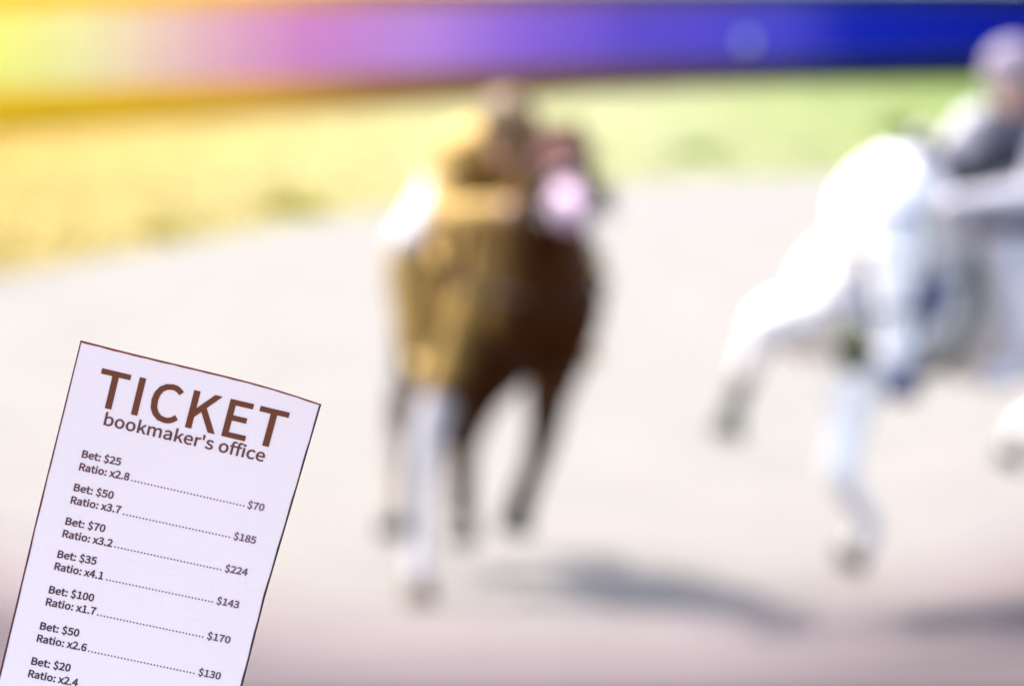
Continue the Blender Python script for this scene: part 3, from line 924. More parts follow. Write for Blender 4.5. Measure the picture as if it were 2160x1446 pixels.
REG = {'b':(0.2164,[(69,10),(66,-10),(22,-10),(22,289),(74,289),(74,202),(74,189),(76,190),(99,201),(123,205),(170,192),(199,153),(209,98),(196,38),(162,-1),(117,-15),(95,-11),(74,-2),(59,10),(151,131),(138,151),(114,158),(102,156),(87,148),(74,137),(74,47),(86,39),(99,34),(110,33),(133,40),(149,61),(155,98)],[(2,4,3),(2,5,4),(8,10,9),(2,6,5),(7,10,8),(7,11,10),(6,11,7),(2,24,6),(24,23,6),(23,22,6),(22,21,6),(21,11,6),(20,11,21),(20,12,11),(19,12,20),(2,25,24),(31,12,19),(30,12,31),(30,13,12),(29,13,30),(2,26,25),(28,13,29),(2,27,26),(28,14,13),(2,18,27),(18,28,27),(18,0,28),(0,14,28),(2,17,18),(1,17,0),(17,14,0),(17,15,14),(2,1,17),(16,15,17)]),
'o':(0.2122,[(22,154),(57,192),(106,205),(155,192),(191,154),(204,95),(191,36),(155,-2),(106,-15),(57,-2),(22,36),(8,95),(145,129),(129,150),(106,158),(83,150),(67,129),(61,95),(67,61),(83,40),(106,33),(129,40),(145,61),(151,95)],[(1,3,2),(1,4,3),(0,14,1),(14,4,1),(0,15,14),(13,4,14),(13,5,4),(11,15,0),(11,16,15),(12,5,13),(11,17,16),(23,5,12),(22,5,23),(11,18,17),(10,18,11),(22,6,5),(21,6,22),(10,19,18),(20,6,21),(10,20,19),(9,20,10),(20,7,6),(9,7,20),(8,7,9)]),
'k':(0.1933,[(74,289),(74,100),(60,100),(141,200),(203,200),(130,113),(208,-10),(149,-10),(98,75),(74,46),(74,-10),(22,-10),(22,289)],[(11,0,12),(11,2,0),(2,1,0),(2,4,3),(2,5,4),(2,8,5),(8,6,5),(11,8,2),(11,9,8),(7,6,8),(11,10,9)]),
'm':(0.3242,[(67,200),(71,172),(58,172),(74,187),(96,200),(121,205),(151,200),(171,185),(177,175),(188,186),(211,200),(237,205),(275,195),(298,165),(304,121),(304,-10),(253,-10),(253,116),(249,142),(241,153),(227,157),(216,154),(202,146),(189,134),(189,-10),(137,-10),(137,116),(134,142),(126,153),(112,157),(101,154),(87,146),(74,134),(74,-10),(22,-10),(22,200)],[(10,12,11),(4,6,5),(34,2,35),(2,0,35),(2,1,0),(3,6,4),(3,7,6),(9,12,10),(9,13,12),(2,7,3),(8,13,9),(2,8,7),(2,13,8),(34,32,2),(32,31,2),(31,30,2),(30,29,2),(29,13,2),(29,20,13),(20,19,13),(19,14,13),(29,21,20),(28,21,29),(28,22,21),(27,22,28),(18,14,19),(27,23,22),(26,23,27),(17,14,18),(34,33,32),(26,24,23),(17,15,14),(25,24,26),(16,15,17)]),
'a':(0.1971,[(25,91),(67,117),(126,128),(124,140),(116,153),(97,158),(79,156),(62,149),(37,134),(15,174),(45,191),(72,201),(104,205),(147,194),(172,162),(179,118),(179,-10),(134,-10),(131,13),(142,13),(125,0),(102,-10),(76,-15),(43,-7),(19,15),(10,50),(127,87),(90,79),(68,66),(62,51),(65,40),(72,34),(85,31),(100,34),(114,41),(127,51)],[(11,13,12),(10,13,11),(10,14,13),(9,14,10),(8,7,9),(7,6,9),(6,5,9),(5,14,9),(5,4,14),(4,15,14),(3,15,4),(2,15,3),(1,15,2),(1,26,15),(26,16,15),(0,26,1),(25,27,0),(27,26,0),(35,16,26),(25,28,27),(25,29,28),(34,16,35),(25,30,29),(24,30,25),(33,19,34),(19,16,34),(24,31,30),(32,19,33),(24,32,31),(24,19,32),(23,18,24),(18,19,24),(23,20,18),(20,17,18),(20,16,19),(23,21,20),(17,16,20),(22,21,23)]),
'e':(0.194,[(21,153),(56,192),(103,205),(150,193),(180,157),(189,107),(189,98),(188,92),(187,78),(63,78),(68,57),(86,38),(114,31),(128,33),(142,37),(164,50),(185,11),(158,-4),(135,-12),(109,-15),(58,-2),(21,36),(8,95),(136,138),(124,154),(104,159),(84,154),(68,137),(63,120),(139,120)],[(1,3,2),(1,4,3),(0,25,1),(25,4,1),(0,26,25),(24,4,25),(24,5,4),(23,5,24),(0,27,26),(22,27,0),(29,5,23),(22,28,27),(22,29,28),(22,5,29),(22,6,5),(22,7,6),(21,9,22),(9,7,22),(9,8,7),(21,10,9),(21,11,10),(14,16,15),(21,12,11),(13,16,14),(20,12,21),(12,16,13),(20,16,12),(20,17,16),(19,17,20),(19,18,17)]),
'r':(0.1359,[(68,200),(71,165),(57,165),(70,184),(92,199),(115,205),(125,205),(133,203),(148,197),(138,150),(122,155),(118,156),(113,156),(100,153),(87,141),(74,120),(74,-10),(22,-10),(22,200)],[(4,6,5),(4,7,6),(4,8,7),(17,2,18),(2,0,18),(2,1,0),(3,8,4),(3,9,8),(2,11,3),(11,10,3),(10,9,3),(17,15,2),(15,14,2),(14,13,2),(13,12,2),(12,11,2),(17,16,15)]),
"'":(0.0973,[(21,280),(75,280),(74,234),(68,159),(29,159),(22,234)],[(5,1,0),(5,2,1),(5,3,2),(4,3,5)]),
's':(0.1639,[(24,57),(49,40),(65,33),(83,30),(99,34),(107,41),(110,49),(106,60),(93,69),(73,77),(46,89),(22,109),(11,141),(21,174),(47,197),(87,205),(112,202),(134,193),(160,176),(133,140),(113,153),(101,158),(88,160),(72,157),(65,151),(63,143),(66,134),(78,127),(97,119),(126,107),(151,86),(161,52),(152,18),(124,-6),(82,-15),(53,-11),(27,-1),(-3,19)],[(14,16,15),(14,17,16),(13,17,14),(13,18,17),(13,21,18),(21,20,18),(20,19,18),(12,23,13),(23,22,13),(22,21,13),(12,24,23),(12,25,24),(12,26,25),(11,26,12),(11,27,26),(11,28,27),(11,29,28),(10,29,11),(10,30,29),(9,30,10),(9,31,30),(8,31,9),(7,31,8),(6,31,7),(37,1,0),(6,32,31),(5,32,6),(4,32,5),(37,2,1),(3,32,4),(37,3,2),(37,32,3),(36,32,37),(36,33,32),(35,33,36),(35,34,33)]),
'f':(0.1138,[(27,199),(27,221),(34,258),(56,285),(92,293),(106,292),(118,290),(137,284),(124,239),(107,246),(102,247),(97,248),(87,245),(82,237),(79,220),(79,200),(120,200),(120,154),(79,154),(79,-10),(27,-10),(27,154),(2,154),(2,198)],[(3,5,4),(3,6,5),(3,7,6),(2,7,3),(2,10,7),(10,9,7),(9,8,7),(1,12,2),(12,11,2),(11,10,2),(1,13,12),(1,14,13),(0,14,1),(0,15,14),(0,16,15),(0,17,16),(23,17,0),(22,17,23),(21,17,22),(20,18,21),(18,17,21),(20,19,18)]),
'i':(0.0963,[(21,267),(32,278),(48,282),(64,278),(76,267),(80,251),(76,234),(65,223),(48,219),(32,223),(21,234),(17,251),(74,200),(74,-10),(22,-10),(22,200)],[(14,12,15),(14,13,12),(1,3,2),(1,4,3),(0,4,1),(0,5,4),(11,5,0),(11,6,5),(10,6,11),(9,6,10),(9,7,6),(8,7,9)]),
'c':(0.1786,[(22,154),(59,192),(109,205),(135,202),(155,192),(179,175),(151,138),(132,152),(122,156),(112,158),(86,150),(68,129),(61,95),(68,61),(85,40),(111,32),(124,34),(137,40),(157,55),(182,17),(155,-2),(132,-11),(107,-15),(56,-2),(21,36),(8,95)],[(1,3,2),(1,4,3),(1,5,4),(0,5,1),(0,9,5),(9,8,5),(8,7,5),(7,6,5),(0,10,9),(25,10,0),(25,11,10),(25,12,11),(24,12,25),(24,13,12),(24,14,13),(17,19,18),(16,19,17),(24,15,14),(23,15,24),(15,19,16),(23,19,15),(23,20,19),(22,20,23),(22,21,20)]),
'B':(0.23,[(112,267),(161,260),(197,237),(210,195),(205,166),(190,143),(172,133),(172,143),(195,134),(217,110),(225,75),(210,27),(172,-1),(118,-10),(25,-10),(25,267),(138,162),(153,173),(157,190),(152,208),(137,217),(107,221),(78,221),(78,158),(105,158),(146,41),(165,54),(172,76),(166,96),(147,108),(112,113),(78,113),(78,36),(112,36)],[(14,22,15),(22,0,15),(22,1,0),(22,2,1),(22,21,2),(21,20,2),(20,3,2),(14,23,22),(19,3,20),(18,3,19),(18,4,3),(17,4,18),(16,4,17),(16,5,4),(24,5,16),(14,31,23),(31,24,23),(31,7,24),(7,5,24),(31,6,7),(8,5,7),(6,8,5),(6,9,8),(31,30,6),(30,9,6),(14,32,31),(29,9,30),(29,10,9),(28,10,29),(27,10,28),(26,10,27),(26,11,10),(25,11,26),(33,11,25),(32,11,33),(14,11,32),(14,12,11),(14,13,12)]),
't':(0.132,[(28,154),(-1,154),(-1,198),(30,200),(34,254),(80,254),(80,200),(131,200),(131,154),(80,154),(80,58),(82,42),(88,35),(100,31),(105,32),(111,34),(128,40),(139,-4),(118,-11),(105,-13),(91,-15),(54,-5),(33,21),(28,58)],[(3,5,4),(3,6,5),(3,7,6),(3,8,7),(2,8,3),(1,8,2),(0,8,1),(23,9,0),(9,8,0),(23,10,9),(23,11,10),(22,11,23),(22,12,11),(15,17,16),(22,13,12),(14,17,15),(13,17,14),(22,17,13),(21,17,22),(21,18,17),(20,18,21),(20,19,18)]),
':':(0.0973,[(20,37),(32,50),(49,54),(65,50),(78,38),(82,20),(78,2),(65,-10),(49,-15),(32,-10),(20,2),(15,20),(20,179),(32,191),(49,196),(66,191),(78,179),(82,161),(78,143),(65,131),(49,126),(32,131),(20,143),(15,161)],[(13,15,14),(12,15,13),(12,16,15),(12,17,16),(23,17,12),(23,18,17),(22,18,23),(21,18,22),(21,19,18),(21,20,19),(1,3,2),(0,3,1),(0,4,3),(0,5,4),(11,5,0),(10,5,11),(10,6,5),(9,6,10),(9,7,6),(9,8,7)]),
'$':(0.1943,[(59,-8),(34,3),(7,24),(33,62),(58,44),(76,35),(95,32),(115,36),(126,46),(129,60),(104,99),(51,129),(20,187),(28,224),(52,250),(77,260),(77,303),(120,303),(120,261),(136,258),(156,246),(180,225),(149,192),(129,209),(116,215),(101,217),(85,214),(75,204),(72,192),(96,158),(150,129),(181,66),(173,27),(148,0),(120,-11),(120,-53),(77,-53),(77,-12)],[(15,17,16),(15,18,17),(15,19,18),(14,19,15),(14,20,19),(13,20,14),(13,21,20),(13,25,21),(25,24,21),(24,23,21),(23,22,21),(12,26,13),(26,25,13),(12,27,26),(12,28,27),(12,29,28),(11,29,12),(11,30,29),(11,31,30),(10,31,11),(9,31,10),(9,32,31),(2,4,3),(8,32,9),(7,32,8),(2,5,4),(6,32,7),(2,6,5),(2,32,6),(2,33,32),(1,33,2),(0,33,1),(0,34,33),(37,34,0),(37,35,34),(36,35,37)]),
'0':(0.1943,[(18,206),(48,255),(97,272),(146,255),(177,206),(187,129),(177,51),(146,2),(97,-15),(48,2),(18,51),(7,129),(130,187),(116,217),(97,225),(79,217),(64,187),(58,129),(64,71),(79,40),(97,32),(116,40),(130,71),(136,129)],[(1,3,2),(0,3,1),(0,14,3),(14,4,3),(0,15,14),(13,4,14),(0,16,15),(12,4,13),(12,5,4),(11,16,0),(23,5,12),(11,17,16),(23,6,5),(10,17,11),(10,18,17),(22,6,23),(10,19,18),(21,6,22),(9,19,10),(21,7,6),(9,20,19),(20,7,21),(9,7,20),(9,8,7)]),
'1':(0.1943,[(78,37),(78,208),(32,208),(32,246),(60,253),(77,259),(93,267),(130,267),(130,37),(182,37),(182,-10),(21,-10),(21,37)],[(5,7,6),(5,8,7),(4,1,5),(1,8,5),(3,1,4),(2,1,3),(0,8,1),(11,0,12),(11,8,0),(11,9,8),(11,10,9)]),
'2':(0.1943,[(74,90),(111,142),(123,185),(119,206),(107,220),(86,225),(69,222),(54,213),(33,191),(-1,224),(30,252),(57,266),(90,271),(135,261),(164,231),(175,186),(161,130),(124,75),(89,37),(77,36),(92,37),(106,38),(187,38),(187,-10),(5,-10),(5,23)],[(11,13,12),(10,13,11),(10,14,13),(9,14,10),(9,5,14),(5,4,14),(4,15,14),(9,6,5),(8,7,9),(7,6,9),(3,15,4),(2,15,3),(2,16,15),(1,16,2),(0,16,1),(0,17,16),(25,17,0),(25,19,17),(19,18,17),(20,22,21),(20,23,22),(19,23,20),(25,23,19),(24,23,25)]),
'3':(0.1943,[(25,66),(49,45),(67,36),(90,32),(113,37),(127,50),(132,70),(126,91),(106,105),(52,112),(52,154),(100,162),(118,175),(123,195),(119,211),(108,221),(90,225),(73,222),(58,215),(36,196),(5,232),(35,255),(61,267),(91,271),(134,263),(165,238),(176,197),(170,165),(151,141),(130,130),(130,140),(154,130),(176,104),(185,68),(172,24),(138,-5),(92,-15),(54,-9),(24,5),(-4,30)],[(22,24,23),(21,24,22),(21,25,24),(20,25,21),(20,16,25),(16,15,25),(15,26,25),(19,18,20),(18,17,20),(17,16,20),(14,26,15),(13,26,14),(13,27,26),(12,27,13),(11,27,12),(11,28,27),(10,28,11),(9,30,10),(30,28,10),(30,29,28),(9,31,30),(9,32,31),(8,32,9),(7,32,8),(7,33,32),(6,33,7),(5,33,6),(5,34,33),(39,1,0),(4,34,5),(39,2,1),(3,34,4),(39,3,2),(39,34,3),(38,34,39),(38,35,34),(37,35,38),(37,36,35)]),
'4':(0.1943,[(-3,61),(-3,95),(108,267),(159,267),(159,106),(193,106),(193,61),(159,61),(159,-10),(109,-10),(109,61),(109,190),(110,207),(110,212),(125,212),(122,204),(115,192),(107,179),(59,106),(109,106),(109,175)],[(1,3,2),(1,13,3),(13,14,3),(14,4,3),(1,12,13),(15,4,14),(1,11,12),(16,4,15),(17,4,16),(1,17,11),(17,20,11),(1,18,17),(20,4,17),(19,4,20),(1,19,18),(1,4,19),(1,5,4),(1,6,5),(0,6,1),(10,6,0),(9,7,10),(7,6,10),(9,8,7)]),
'5':(0.1943,[(24,65),(47,45),(65,36),(88,32),(111,38),(127,55),(133,83),(127,109),(113,125),(89,131),(77,130),(65,125),(47,114),(20,132),(29,267),(173,267),(173,219),(76,219),(71,171),(68,170),(82,174),(99,175),(142,166),(174,135),(186,83),(173,30),(138,-3),(92,-15),(54,-9),(24,4),(-4,28)],[(13,17,14),(17,15,14),(17,16,15),(13,19,17),(19,18,17),(20,22,21),(19,22,20),(13,22,19),(13,23,22),(13,9,23),(9,8,23),(8,24,23),(12,11,13),(11,10,13),(10,9,13),(7,24,8),(6,24,7),(6,25,24),(5,25,6),(30,1,0),(4,25,5),(30,2,1),(3,25,4),(30,3,2),(30,25,3),(30,26,25),(29,26,30),(28,26,29),(28,27,26)]),
'6':(0.1943,[(24,207),(62,256),(114,271),(142,268),(164,257),(189,236),(157,201),(139,217),(128,223),(117,225),(89,216),(69,188),(64,156),(62,153),(84,165),(108,170),(151,159),(180,128),(190,79),(178,30),(148,-3),(105,-15),(55,1),(21,48),(9,123),(121,36),(134,52),(139,79),(134,105),(123,120),(102,125),(89,123),(74,114),(61,100),(69,62),(84,39),(105,31)],[(1,3,2),(1,4,3),(1,5,4),(0,9,1),(9,5,1),(9,8,5),(8,7,5),(7,6,5),(0,10,9),(0,11,10),(24,11,0),(24,12,11),(14,16,15),(13,16,14),(13,17,16),(24,13,12),(24,17,13),(24,30,17),(30,29,17),(29,18,17),(24,31,30),(24,32,31),(23,33,24),(33,32,24),(28,18,29),(27,18,28),(23,34,33),(26,18,27),(26,19,18),(23,35,34),(25,19,26),(22,35,23),(22,36,35),(36,19,25),(22,19,36),(22,20,19),(21,20,22)]),
'7':(0.1943,[(7,219),(7,267),(188,267),(188,235),(142,160),(120,87),(112,-10),(58,-10),(69,89),(92,164),(124,219)],[(0,2,1),(0,3,2),(0,10,3),(10,4,3),(9,4,10),(8,4,9),(8,5,4),(7,5,8),(7,6,5)]),
'8':(0.1943,[(14,99),(33,126),(53,140),(53,132),(38,145),(24,167),(18,196),(29,235),(58,261),(99,271),(141,261),(170,233),(179,193),(173,164),(159,140),(145,127),(145,134),(163,121),(181,96),(189,61),(177,22),(145,-5),(98,-15),(51,-5),(18,23),(6,63),(127,210),(116,222),(98,226),(82,222),(72,212),(68,196),(74,176),(92,161),(113,152),(122,161),(129,176),(132,191),(130,85),(108,101),(82,113),(69,102),(58,86),(55,67),(60,48),(75,35),(98,29),(120,34),(133,46),(137,62)],[(8,10,9),(7,10,8),(7,11,10),(6,29,7),(29,28,7),(28,11,7),(28,27,11),(27,12,11),(6,30,29),(26,12,27),(6,31,30),(37,12,26),(6,32,31),(5,32,6),(37,13,12),(36,13,37),(35,13,36),(5,33,32),(4,33,5),(35,14,13),(34,14,35),(4,34,33),(4,14,34),(3,2,4),(2,14,4),(2,16,14),(16,15,14),(1,16,2),(1,17,16),(0,40,1),(40,17,1),(40,18,17),(0,41,40),(39,18,40),(0,42,41),(38,18,39),(25,42,0),(38,19,18),(25,43,42),(49,19,38),(25,44,43),(24,44,25),(48,19,49),(48,20,19),(24,45,44),(47,20,48),(24,46,45),(46,20,47),(24,20,46),(23,20,24),(23,21,20),(23,22,21)]),
'9':(0.1943,[(37,56),(56,40),(68,34),(80,32),(106,40),(125,69),(131,101),(134,104),(111,92),(86,87),(43,97),(15,129),(5,178),(16,227),(47,260),(89,272),(139,256),(173,211),(186,139),(171,52),(134,1),(83,-15),(54,-11),(31,0),(6,21),(73,220),(61,205),(56,178),(60,152),(72,137),(92,131),(105,134),(121,143),(134,158),(127,196),(111,219),(89,226)],[(14,16,15),(13,16,14),(13,36,16),(36,17,16),(12,25,13),(25,36,13),(35,17,36),(12,26,25),(34,17,35),(34,18,17),(12,27,26),(33,18,34),(11,27,12),(11,28,27),(32,18,33),(11,29,28),(31,18,32),(31,7,18),(7,19,18),(11,30,29),(30,7,31),(11,7,30),(10,7,11),(10,8,7),(6,19,7),(5,19,6),(9,8,10),(4,19,5),(24,1,0),(4,20,19),(3,20,4),(24,2,1),(24,3,2),(24,20,3),(23,20,24),(23,21,20),(22,21,23)]),
'R':(0.2223,[(141,150),(157,163),(163,185),(157,205),(141,216),(110,220),(78,220),(78,145),(110,145),(78,99),(78,-10),(25,-10),(25,267),(116,267),(166,259),(202,233),(215,185),(207,146),(184,118),(162,108),(230,-10),(170,-10),(108,99)],[(11,6,12),(6,13,12),(6,14,13),(6,15,14),(6,5,15),(5,4,15),(4,16,15),(11,7,6),(3,16,4),(2,16,3),(2,17,16),(1,17,2),(0,17,1),(8,17,0),(8,18,17),(11,9,7),(9,8,7),(9,18,8),(9,19,18),(9,22,19),(22,20,19),(11,10,9),(21,20,22)]),
'x':(0.1744,[(-8,200),(50,200),(79,153),(85,143),(91,132),(95,127),(85,127),(87,132),(93,142),(99,153),(125,200),(182,200),(118,96),(188,-10),(129,-10),(98,39),(91,51),(84,62),(80,68),(89,68),(86,62),(80,51),(73,40),(45,-10),(-13,-10),(56,99)],[(25,1,0),(25,2,1),(9,11,10),(9,12,11),(25,3,2),(8,12,9),(25,7,3),(7,4,3),(7,4,8),(4,12,8),(5,12,4),(25,6,7),(25,5,6),(25,12,5),(24,18,25),(18,12,25),(18,19,12),(19,13,12),(24,17,18),(20,13,19),(21,16,20),(16,13,20),(24,21,17),(21,16,17),(24,22,21),(15,13,16),(24,23,22),(14,13,15)]),
'.':(0.0973,[(20,37),(32,50),(49,54),(65,50),(78,38),(82,20),(78,2),(65,-10),(49,-15),(32,-10),(20,2),(15,20)],[(1,3,2),(0,3,1),(0,4,3),(0,5,4),(11,5,0),(10,5,11),(10,6,5),(9,6,10),(9,7,6),(9,8,7)])}
SUB = {'b':(0.2164,[(66,14),(63,-6),(26,-6),(26,285),(70,285),(70,202),(70,181),(73,184),(89,193),(106,199),(123,201),(158,194),(184,172),(199,140),(205,98),(197,53),(178,18),(150,-3),(116,-11),(101,-9),(86,-4),(72,4),(60,14),(157,125),(149,145),(135,158),(115,162),(104,161),(93,156),(81,148),(70,139),(70,45),(80,38),(91,32),(102,29),(110,28),(130,33),(145,46),(155,68),(159,98)],[(2,4,3),(2,5,4),(2,6,5),(9,11,10),(8,11,9),(8,12,11),(7,12,8),(6,12,7),(2,30,6),(30,29,6),(29,28,6),(28,27,6),(27,12,6),(27,26,12),(26,25,12),(25,13,12),(24,13,25),(23,13,24),(23,14,13),(2,31,30),(39,14,23),(39,15,14),(38,15,39),(37,15,38),(37,16,15),(36,16,37),(2,32,31),(2,33,32),(35,16,36),(2,22,33),(22,34,33),(22,35,34),(22,16,35),(22,0,16),(0,17,16),(2,21,22),(1,21,0),(21,17,0),(2,1,21),(20,17,21),(20,18,17),(19,18,20)]),
'o':(0.2122,[(20,139),(40,173),(70,194),(106,201),(142,194),(172,173),(193,139),(200,95),(193,51),(172,17),(142,-4),(106,-11),(70,-4),(40,17),(20,51),(12,95),(152,123),(141,144),(126,157),(106,162),(86,157),(71,144),(61,123),(57,95),(61,67),(71,46),(86,33),(106,28),(126,33),(141,46),(152,67),(155,95)],[(2,4,3),(1,4,2),(1,5,4),(0,20,1),(20,19,1),(19,5,1),(19,18,5),(18,6,5),(0,21,20),(17,6,18),(0,22,21),(16,6,17),(15,22,0),(16,7,6),(15,23,22),(31,7,16),(30,7,31),(15,24,23),(14,24,15),(30,8,7),(29,8,30),(14,25,24),(13,25,14),(29,9,8),(28,9,29),(13,26,25),(27,9,28),(13,27,26),(13,9,27),(12,9,13),(12,10,9),(11,10,12)]),
'k':(0.1933,[(70,285),(70,96),(62,96),(143,196),(194,196),(125,113),(201,-6),(152,-6),(99,82),(70,48),(70,-6),(26,-6),(26,285)],[(11,0,12),(11,2,0),(2,1,0),(2,4,3),(2,5,4),(2,8,5),(8,6,5),(11,9,2),(9,8,2),(7,6,8),(11,10,9)]),
'm':(0.3242,[(64,196),(67,168),(60,168),(72,180),(87,191),(103,198),(121,201),(143,198),(160,190),(172,177),(176,169),(185,178),(201,190),(218,198),(237,201),(265,196),(285,180),(297,154),(300,121),(300,-6),(257,-6),(257,116),(255,138),(249,151),(240,158),(227,161),(218,159),(208,155),(196,146),(185,135),(185,-6),(141,-6),(141,116),(139,138),(134,151),(125,158),(112,161),(103,159),(92,155),(81,146),(70,135),(70,-6),(26,-6),(26,196)],[(13,15,14),(5,7,6),(5,8,7),(4,8,5),(12,15,13),(42,0,43),(42,2,0),(2,1,0),(12,16,15),(3,8,4),(3,9,8),(11,16,12),(2,9,3),(11,17,16),(10,17,11),(2,10,9),(2,25,10),(25,17,10),(42,40,2),(40,39,2),(39,38,2),(38,37,2),(37,36,2),(36,25,2),(36,26,25),(24,17,25),(35,26,36),(35,27,26),(34,27,35),(23,17,24),(34,28,27),(23,18,17),(33,28,34),(22,18,23),(33,29,28),(32,29,33),(21,18,22),(42,41,40),(32,30,29),(21,19,18),(31,30,32),(20,19,21)]),
'a':(0.1971,[(22,80),(45,102),(83,117),(131,125),(130,137),(124,150),(115,159),(98,162),(83,161),(69,156),(56,150),(39,140),(21,172),(40,184),(59,192),(80,199),(104,201),(136,195),(158,178),(171,151),(175,117),(175,-6),(138,-6),(135,17),(141,17),(128,7),(112,-2),(95,-8),(76,-11),(52,-7),(32,5),(19,24),(15,50),(131,92),(98,86),(74,77),(61,65),(58,51),(60,40),(65,33),(74,29),(85,27),(97,29),(108,33),(120,40),(131,49)],[(15,17,16),(14,17,15),(14,18,17),(13,18,14),(12,18,13),(12,7,18),(7,19,18),(11,10,12),(10,9,12),(9,8,12),(8,7,12),(6,19,7),(5,19,6),(5,20,19),(4,20,5),(3,20,4),(2,20,3),(2,33,20),(33,21,20),(1,33,2),(0,33,1),(0,34,33),(45,21,33),(0,35,34),(32,35,0),(32,36,35),(32,37,36),(32,38,37),(31,38,32),(44,21,45),(43,24,44),(24,21,44),(31,39,38),(42,24,43),(31,40,39),(31,41,40),(41,24,42),(31,24,41),(30,23,31),(23,24,31),(30,25,23),(25,22,23),(25,21,24),(30,26,25),(22,21,25),(29,26,30),(29,27,26),(28,27,29)]),
'e':(0.194,[(20,139),(40,172),(69,194),(103,201),(138,194),(164,175),(180,144),(185,106),(185,100),(185,95),(184,91),(183,82),(57,82),(61,62),(73,43),(90,31),(113,27),(125,28),(136,31),(147,35),(163,44),(180,12),(161,2),(146,-5),(128,-9),(109,-11),(71,-3),(40,17),(20,51),(12,95),(142,134),(134,150),(121,160),(104,163),(87,160),(72,150),(61,133),(57,116),(144,116)],[(2,4,3),(2,5,4),(1,5,2),(1,33,5),(33,32,5),(32,6,5),(0,34,1),(34,33,1),(31,6,32),(0,35,34),(30,6,31),(0,36,35),(30,7,6),(29,36,0),(38,7,30),(29,37,36),(29,38,37),(29,7,38),(29,8,7),(29,9,8),(29,10,9),(28,12,29),(12,10,29),(12,11,10),(28,13,12),(28,14,13),(27,14,28),(19,21,20),(27,15,14),(18,21,19),(27,16,15),(17,21,18),(16,21,17),(27,21,16),(26,21,27),(26,22,21),(26,23,22),(25,23,26),(25,24,23)]),
'r':(0.1359,[(64,196),(67,161),(59,161),(69,176),(83,189),(99,198),(116,201),(123,201),(129,200),(134,198),(143,194),(135,155),(125,159),(121,160),(117,160),(113,160),(102,158),(91,152),(80,139),(70,121),(70,-6),(26,-6),(26,196)],[(5,7,6),(5,8,7),(5,9,8),(5,10,9),(4,10,5),(21,0,22),(21,2,0),(2,1,0),(4,11,10),(3,12,4),(12,11,4),(2,15,3),(15,14,3),(14,13,3),(13,12,3),(21,19,2),(19,18,2),(18,17,2),(17,16,2),(16,15,2),(21,20,19)]),
"'":(0.0973,[(25,276),(71,276),(70,234),(64,163),(33,163),(26,234)],[(5,1,0),(5,2,1),(5,3,2),(4,3,5)]),
's':(0.1639,[(25,51),(43,39),(55,32),(68,28),(83,26),(98,28),(107,34),(113,41),(114,50),(111,60),(103,68),(90,75),(75,81),(54,89),(35,100),(21,117),(16,141),(20,165),(35,184),(57,197),(87,201),(105,199),(122,194),(137,187),(155,175),(132,145),(118,155),(108,160),(98,163),(88,164),(74,162),(65,157),(60,151),(58,143),(61,134),(68,127),(80,121),(95,115),(116,107),(136,95),(151,77),(157,52),(152,28),(137,7),(114,-6),(82,-11),(61,-8),(41,-3),(23,6),(3,20)],[(19,21,20),(19,22,21),(18,22,19),(18,23,22),(18,24,23),(17,24,18),(17,29,24),(29,28,24),(28,27,24),(27,26,24),(26,25,24),(16,30,17),(30,29,17),(16,31,30),(16,32,31),(16,33,32),(16,34,33),(15,34,16),(15,35,34),(15,36,35),(15,37,36),(14,37,15),(14,38,37),(14,39,38),(13,39,14),(13,40,39),(12,40,13),(11,40,12),(11,41,40),(10,41,11),(9,41,10),(8,41,9),(8,42,41),(49,1,0),(7,42,8),(6,42,7),(49,2,1),(5,42,6),(49,3,2),(4,42,5),(49,4,3),(4,43,42),(49,43,4),(48,43,49),(48,44,43),(47,44,48),(46,44,47),(46,45,44)]),
'f':(0.1138,[(31,196),(31,221),(35,248),(46,270),(66,285),(92,289),(102,289),(111,287),(119,285),(132,281),(122,244),(110,249),(105,251),(101,251),(97,252),(87,250),(81,245),(77,235),(75,220),(75,196),(116,196),(116,158),(75,158),(75,-6),(31,-6),(31,158),(6,158),(6,194)],[(4,6,5),(4,7,6),(4,8,7),(4,9,8),(3,9,4),(3,11,9),(11,10,9),(2,14,3),(14,13,3),(13,12,3),(12,11,3),(2,15,14),(2,16,15),(1,16,2),(1,17,16),(1,18,17),(0,18,1),(0,19,18),(0,20,19),(0,21,20),(27,21,0),(26,21,27),(25,21,26),(24,22,25),(22,21,25),(24,23,22)]),
'i':(0.0963,[(23,261),(29,270),(38,276),(48,277),(59,276),(68,270),(74,261),(76,251),(74,240),(68,231),(59,225),(48,223),(37,225),(29,231),(23,240),(21,251),(70,196),(70,-6),(26,-6),(26,196)],[(18,16,19),(18,17,16),(2,4,3),(2,5,4),(1,5,2),(1,6,5),(0,6,1),(0,7,6),(15,7,0),(15,8,7),(14,8,15),(13,8,14),(13,9,8),(12,9,13),(12,10,9),(11,10,12)]),
'c':(0.1786,[(20,139),(41,173),(72,194),(109,201),(128,199),(144,194),(158,186),(173,174),(150,143),(137,153),(129,158),(120,161),(111,162),(90,157),(73,144),(61,123),(57,95),(61,67),(72,46),(89,33),(110,28),(121,29),(132,33),(142,39),(156,50),(177,18),(158,4),(142,-4),(125,-9),(107,-11),(70,-4),(39,17),(19,51),(12,95)],[(2,4,3),(2,5,4),(1,5,2),(1,6,5),(1,7,6),(1,11,7),(11,10,7),(10,9,7),(9,8,7),(0,13,1),(13,12,1),(12,11,1),(0,14,13),(0,15,14),(33,15,0),(33,16,15),(32,16,33),(32,17,16),(32,18,17),(31,18,32),(23,25,24),(31,19,18),(22,25,23),(21,25,22),(31,20,19),(20,25,21),(31,25,20),(31,26,25),(30,26,31),(30,27,26),(29,27,30),(29,28,27)])}

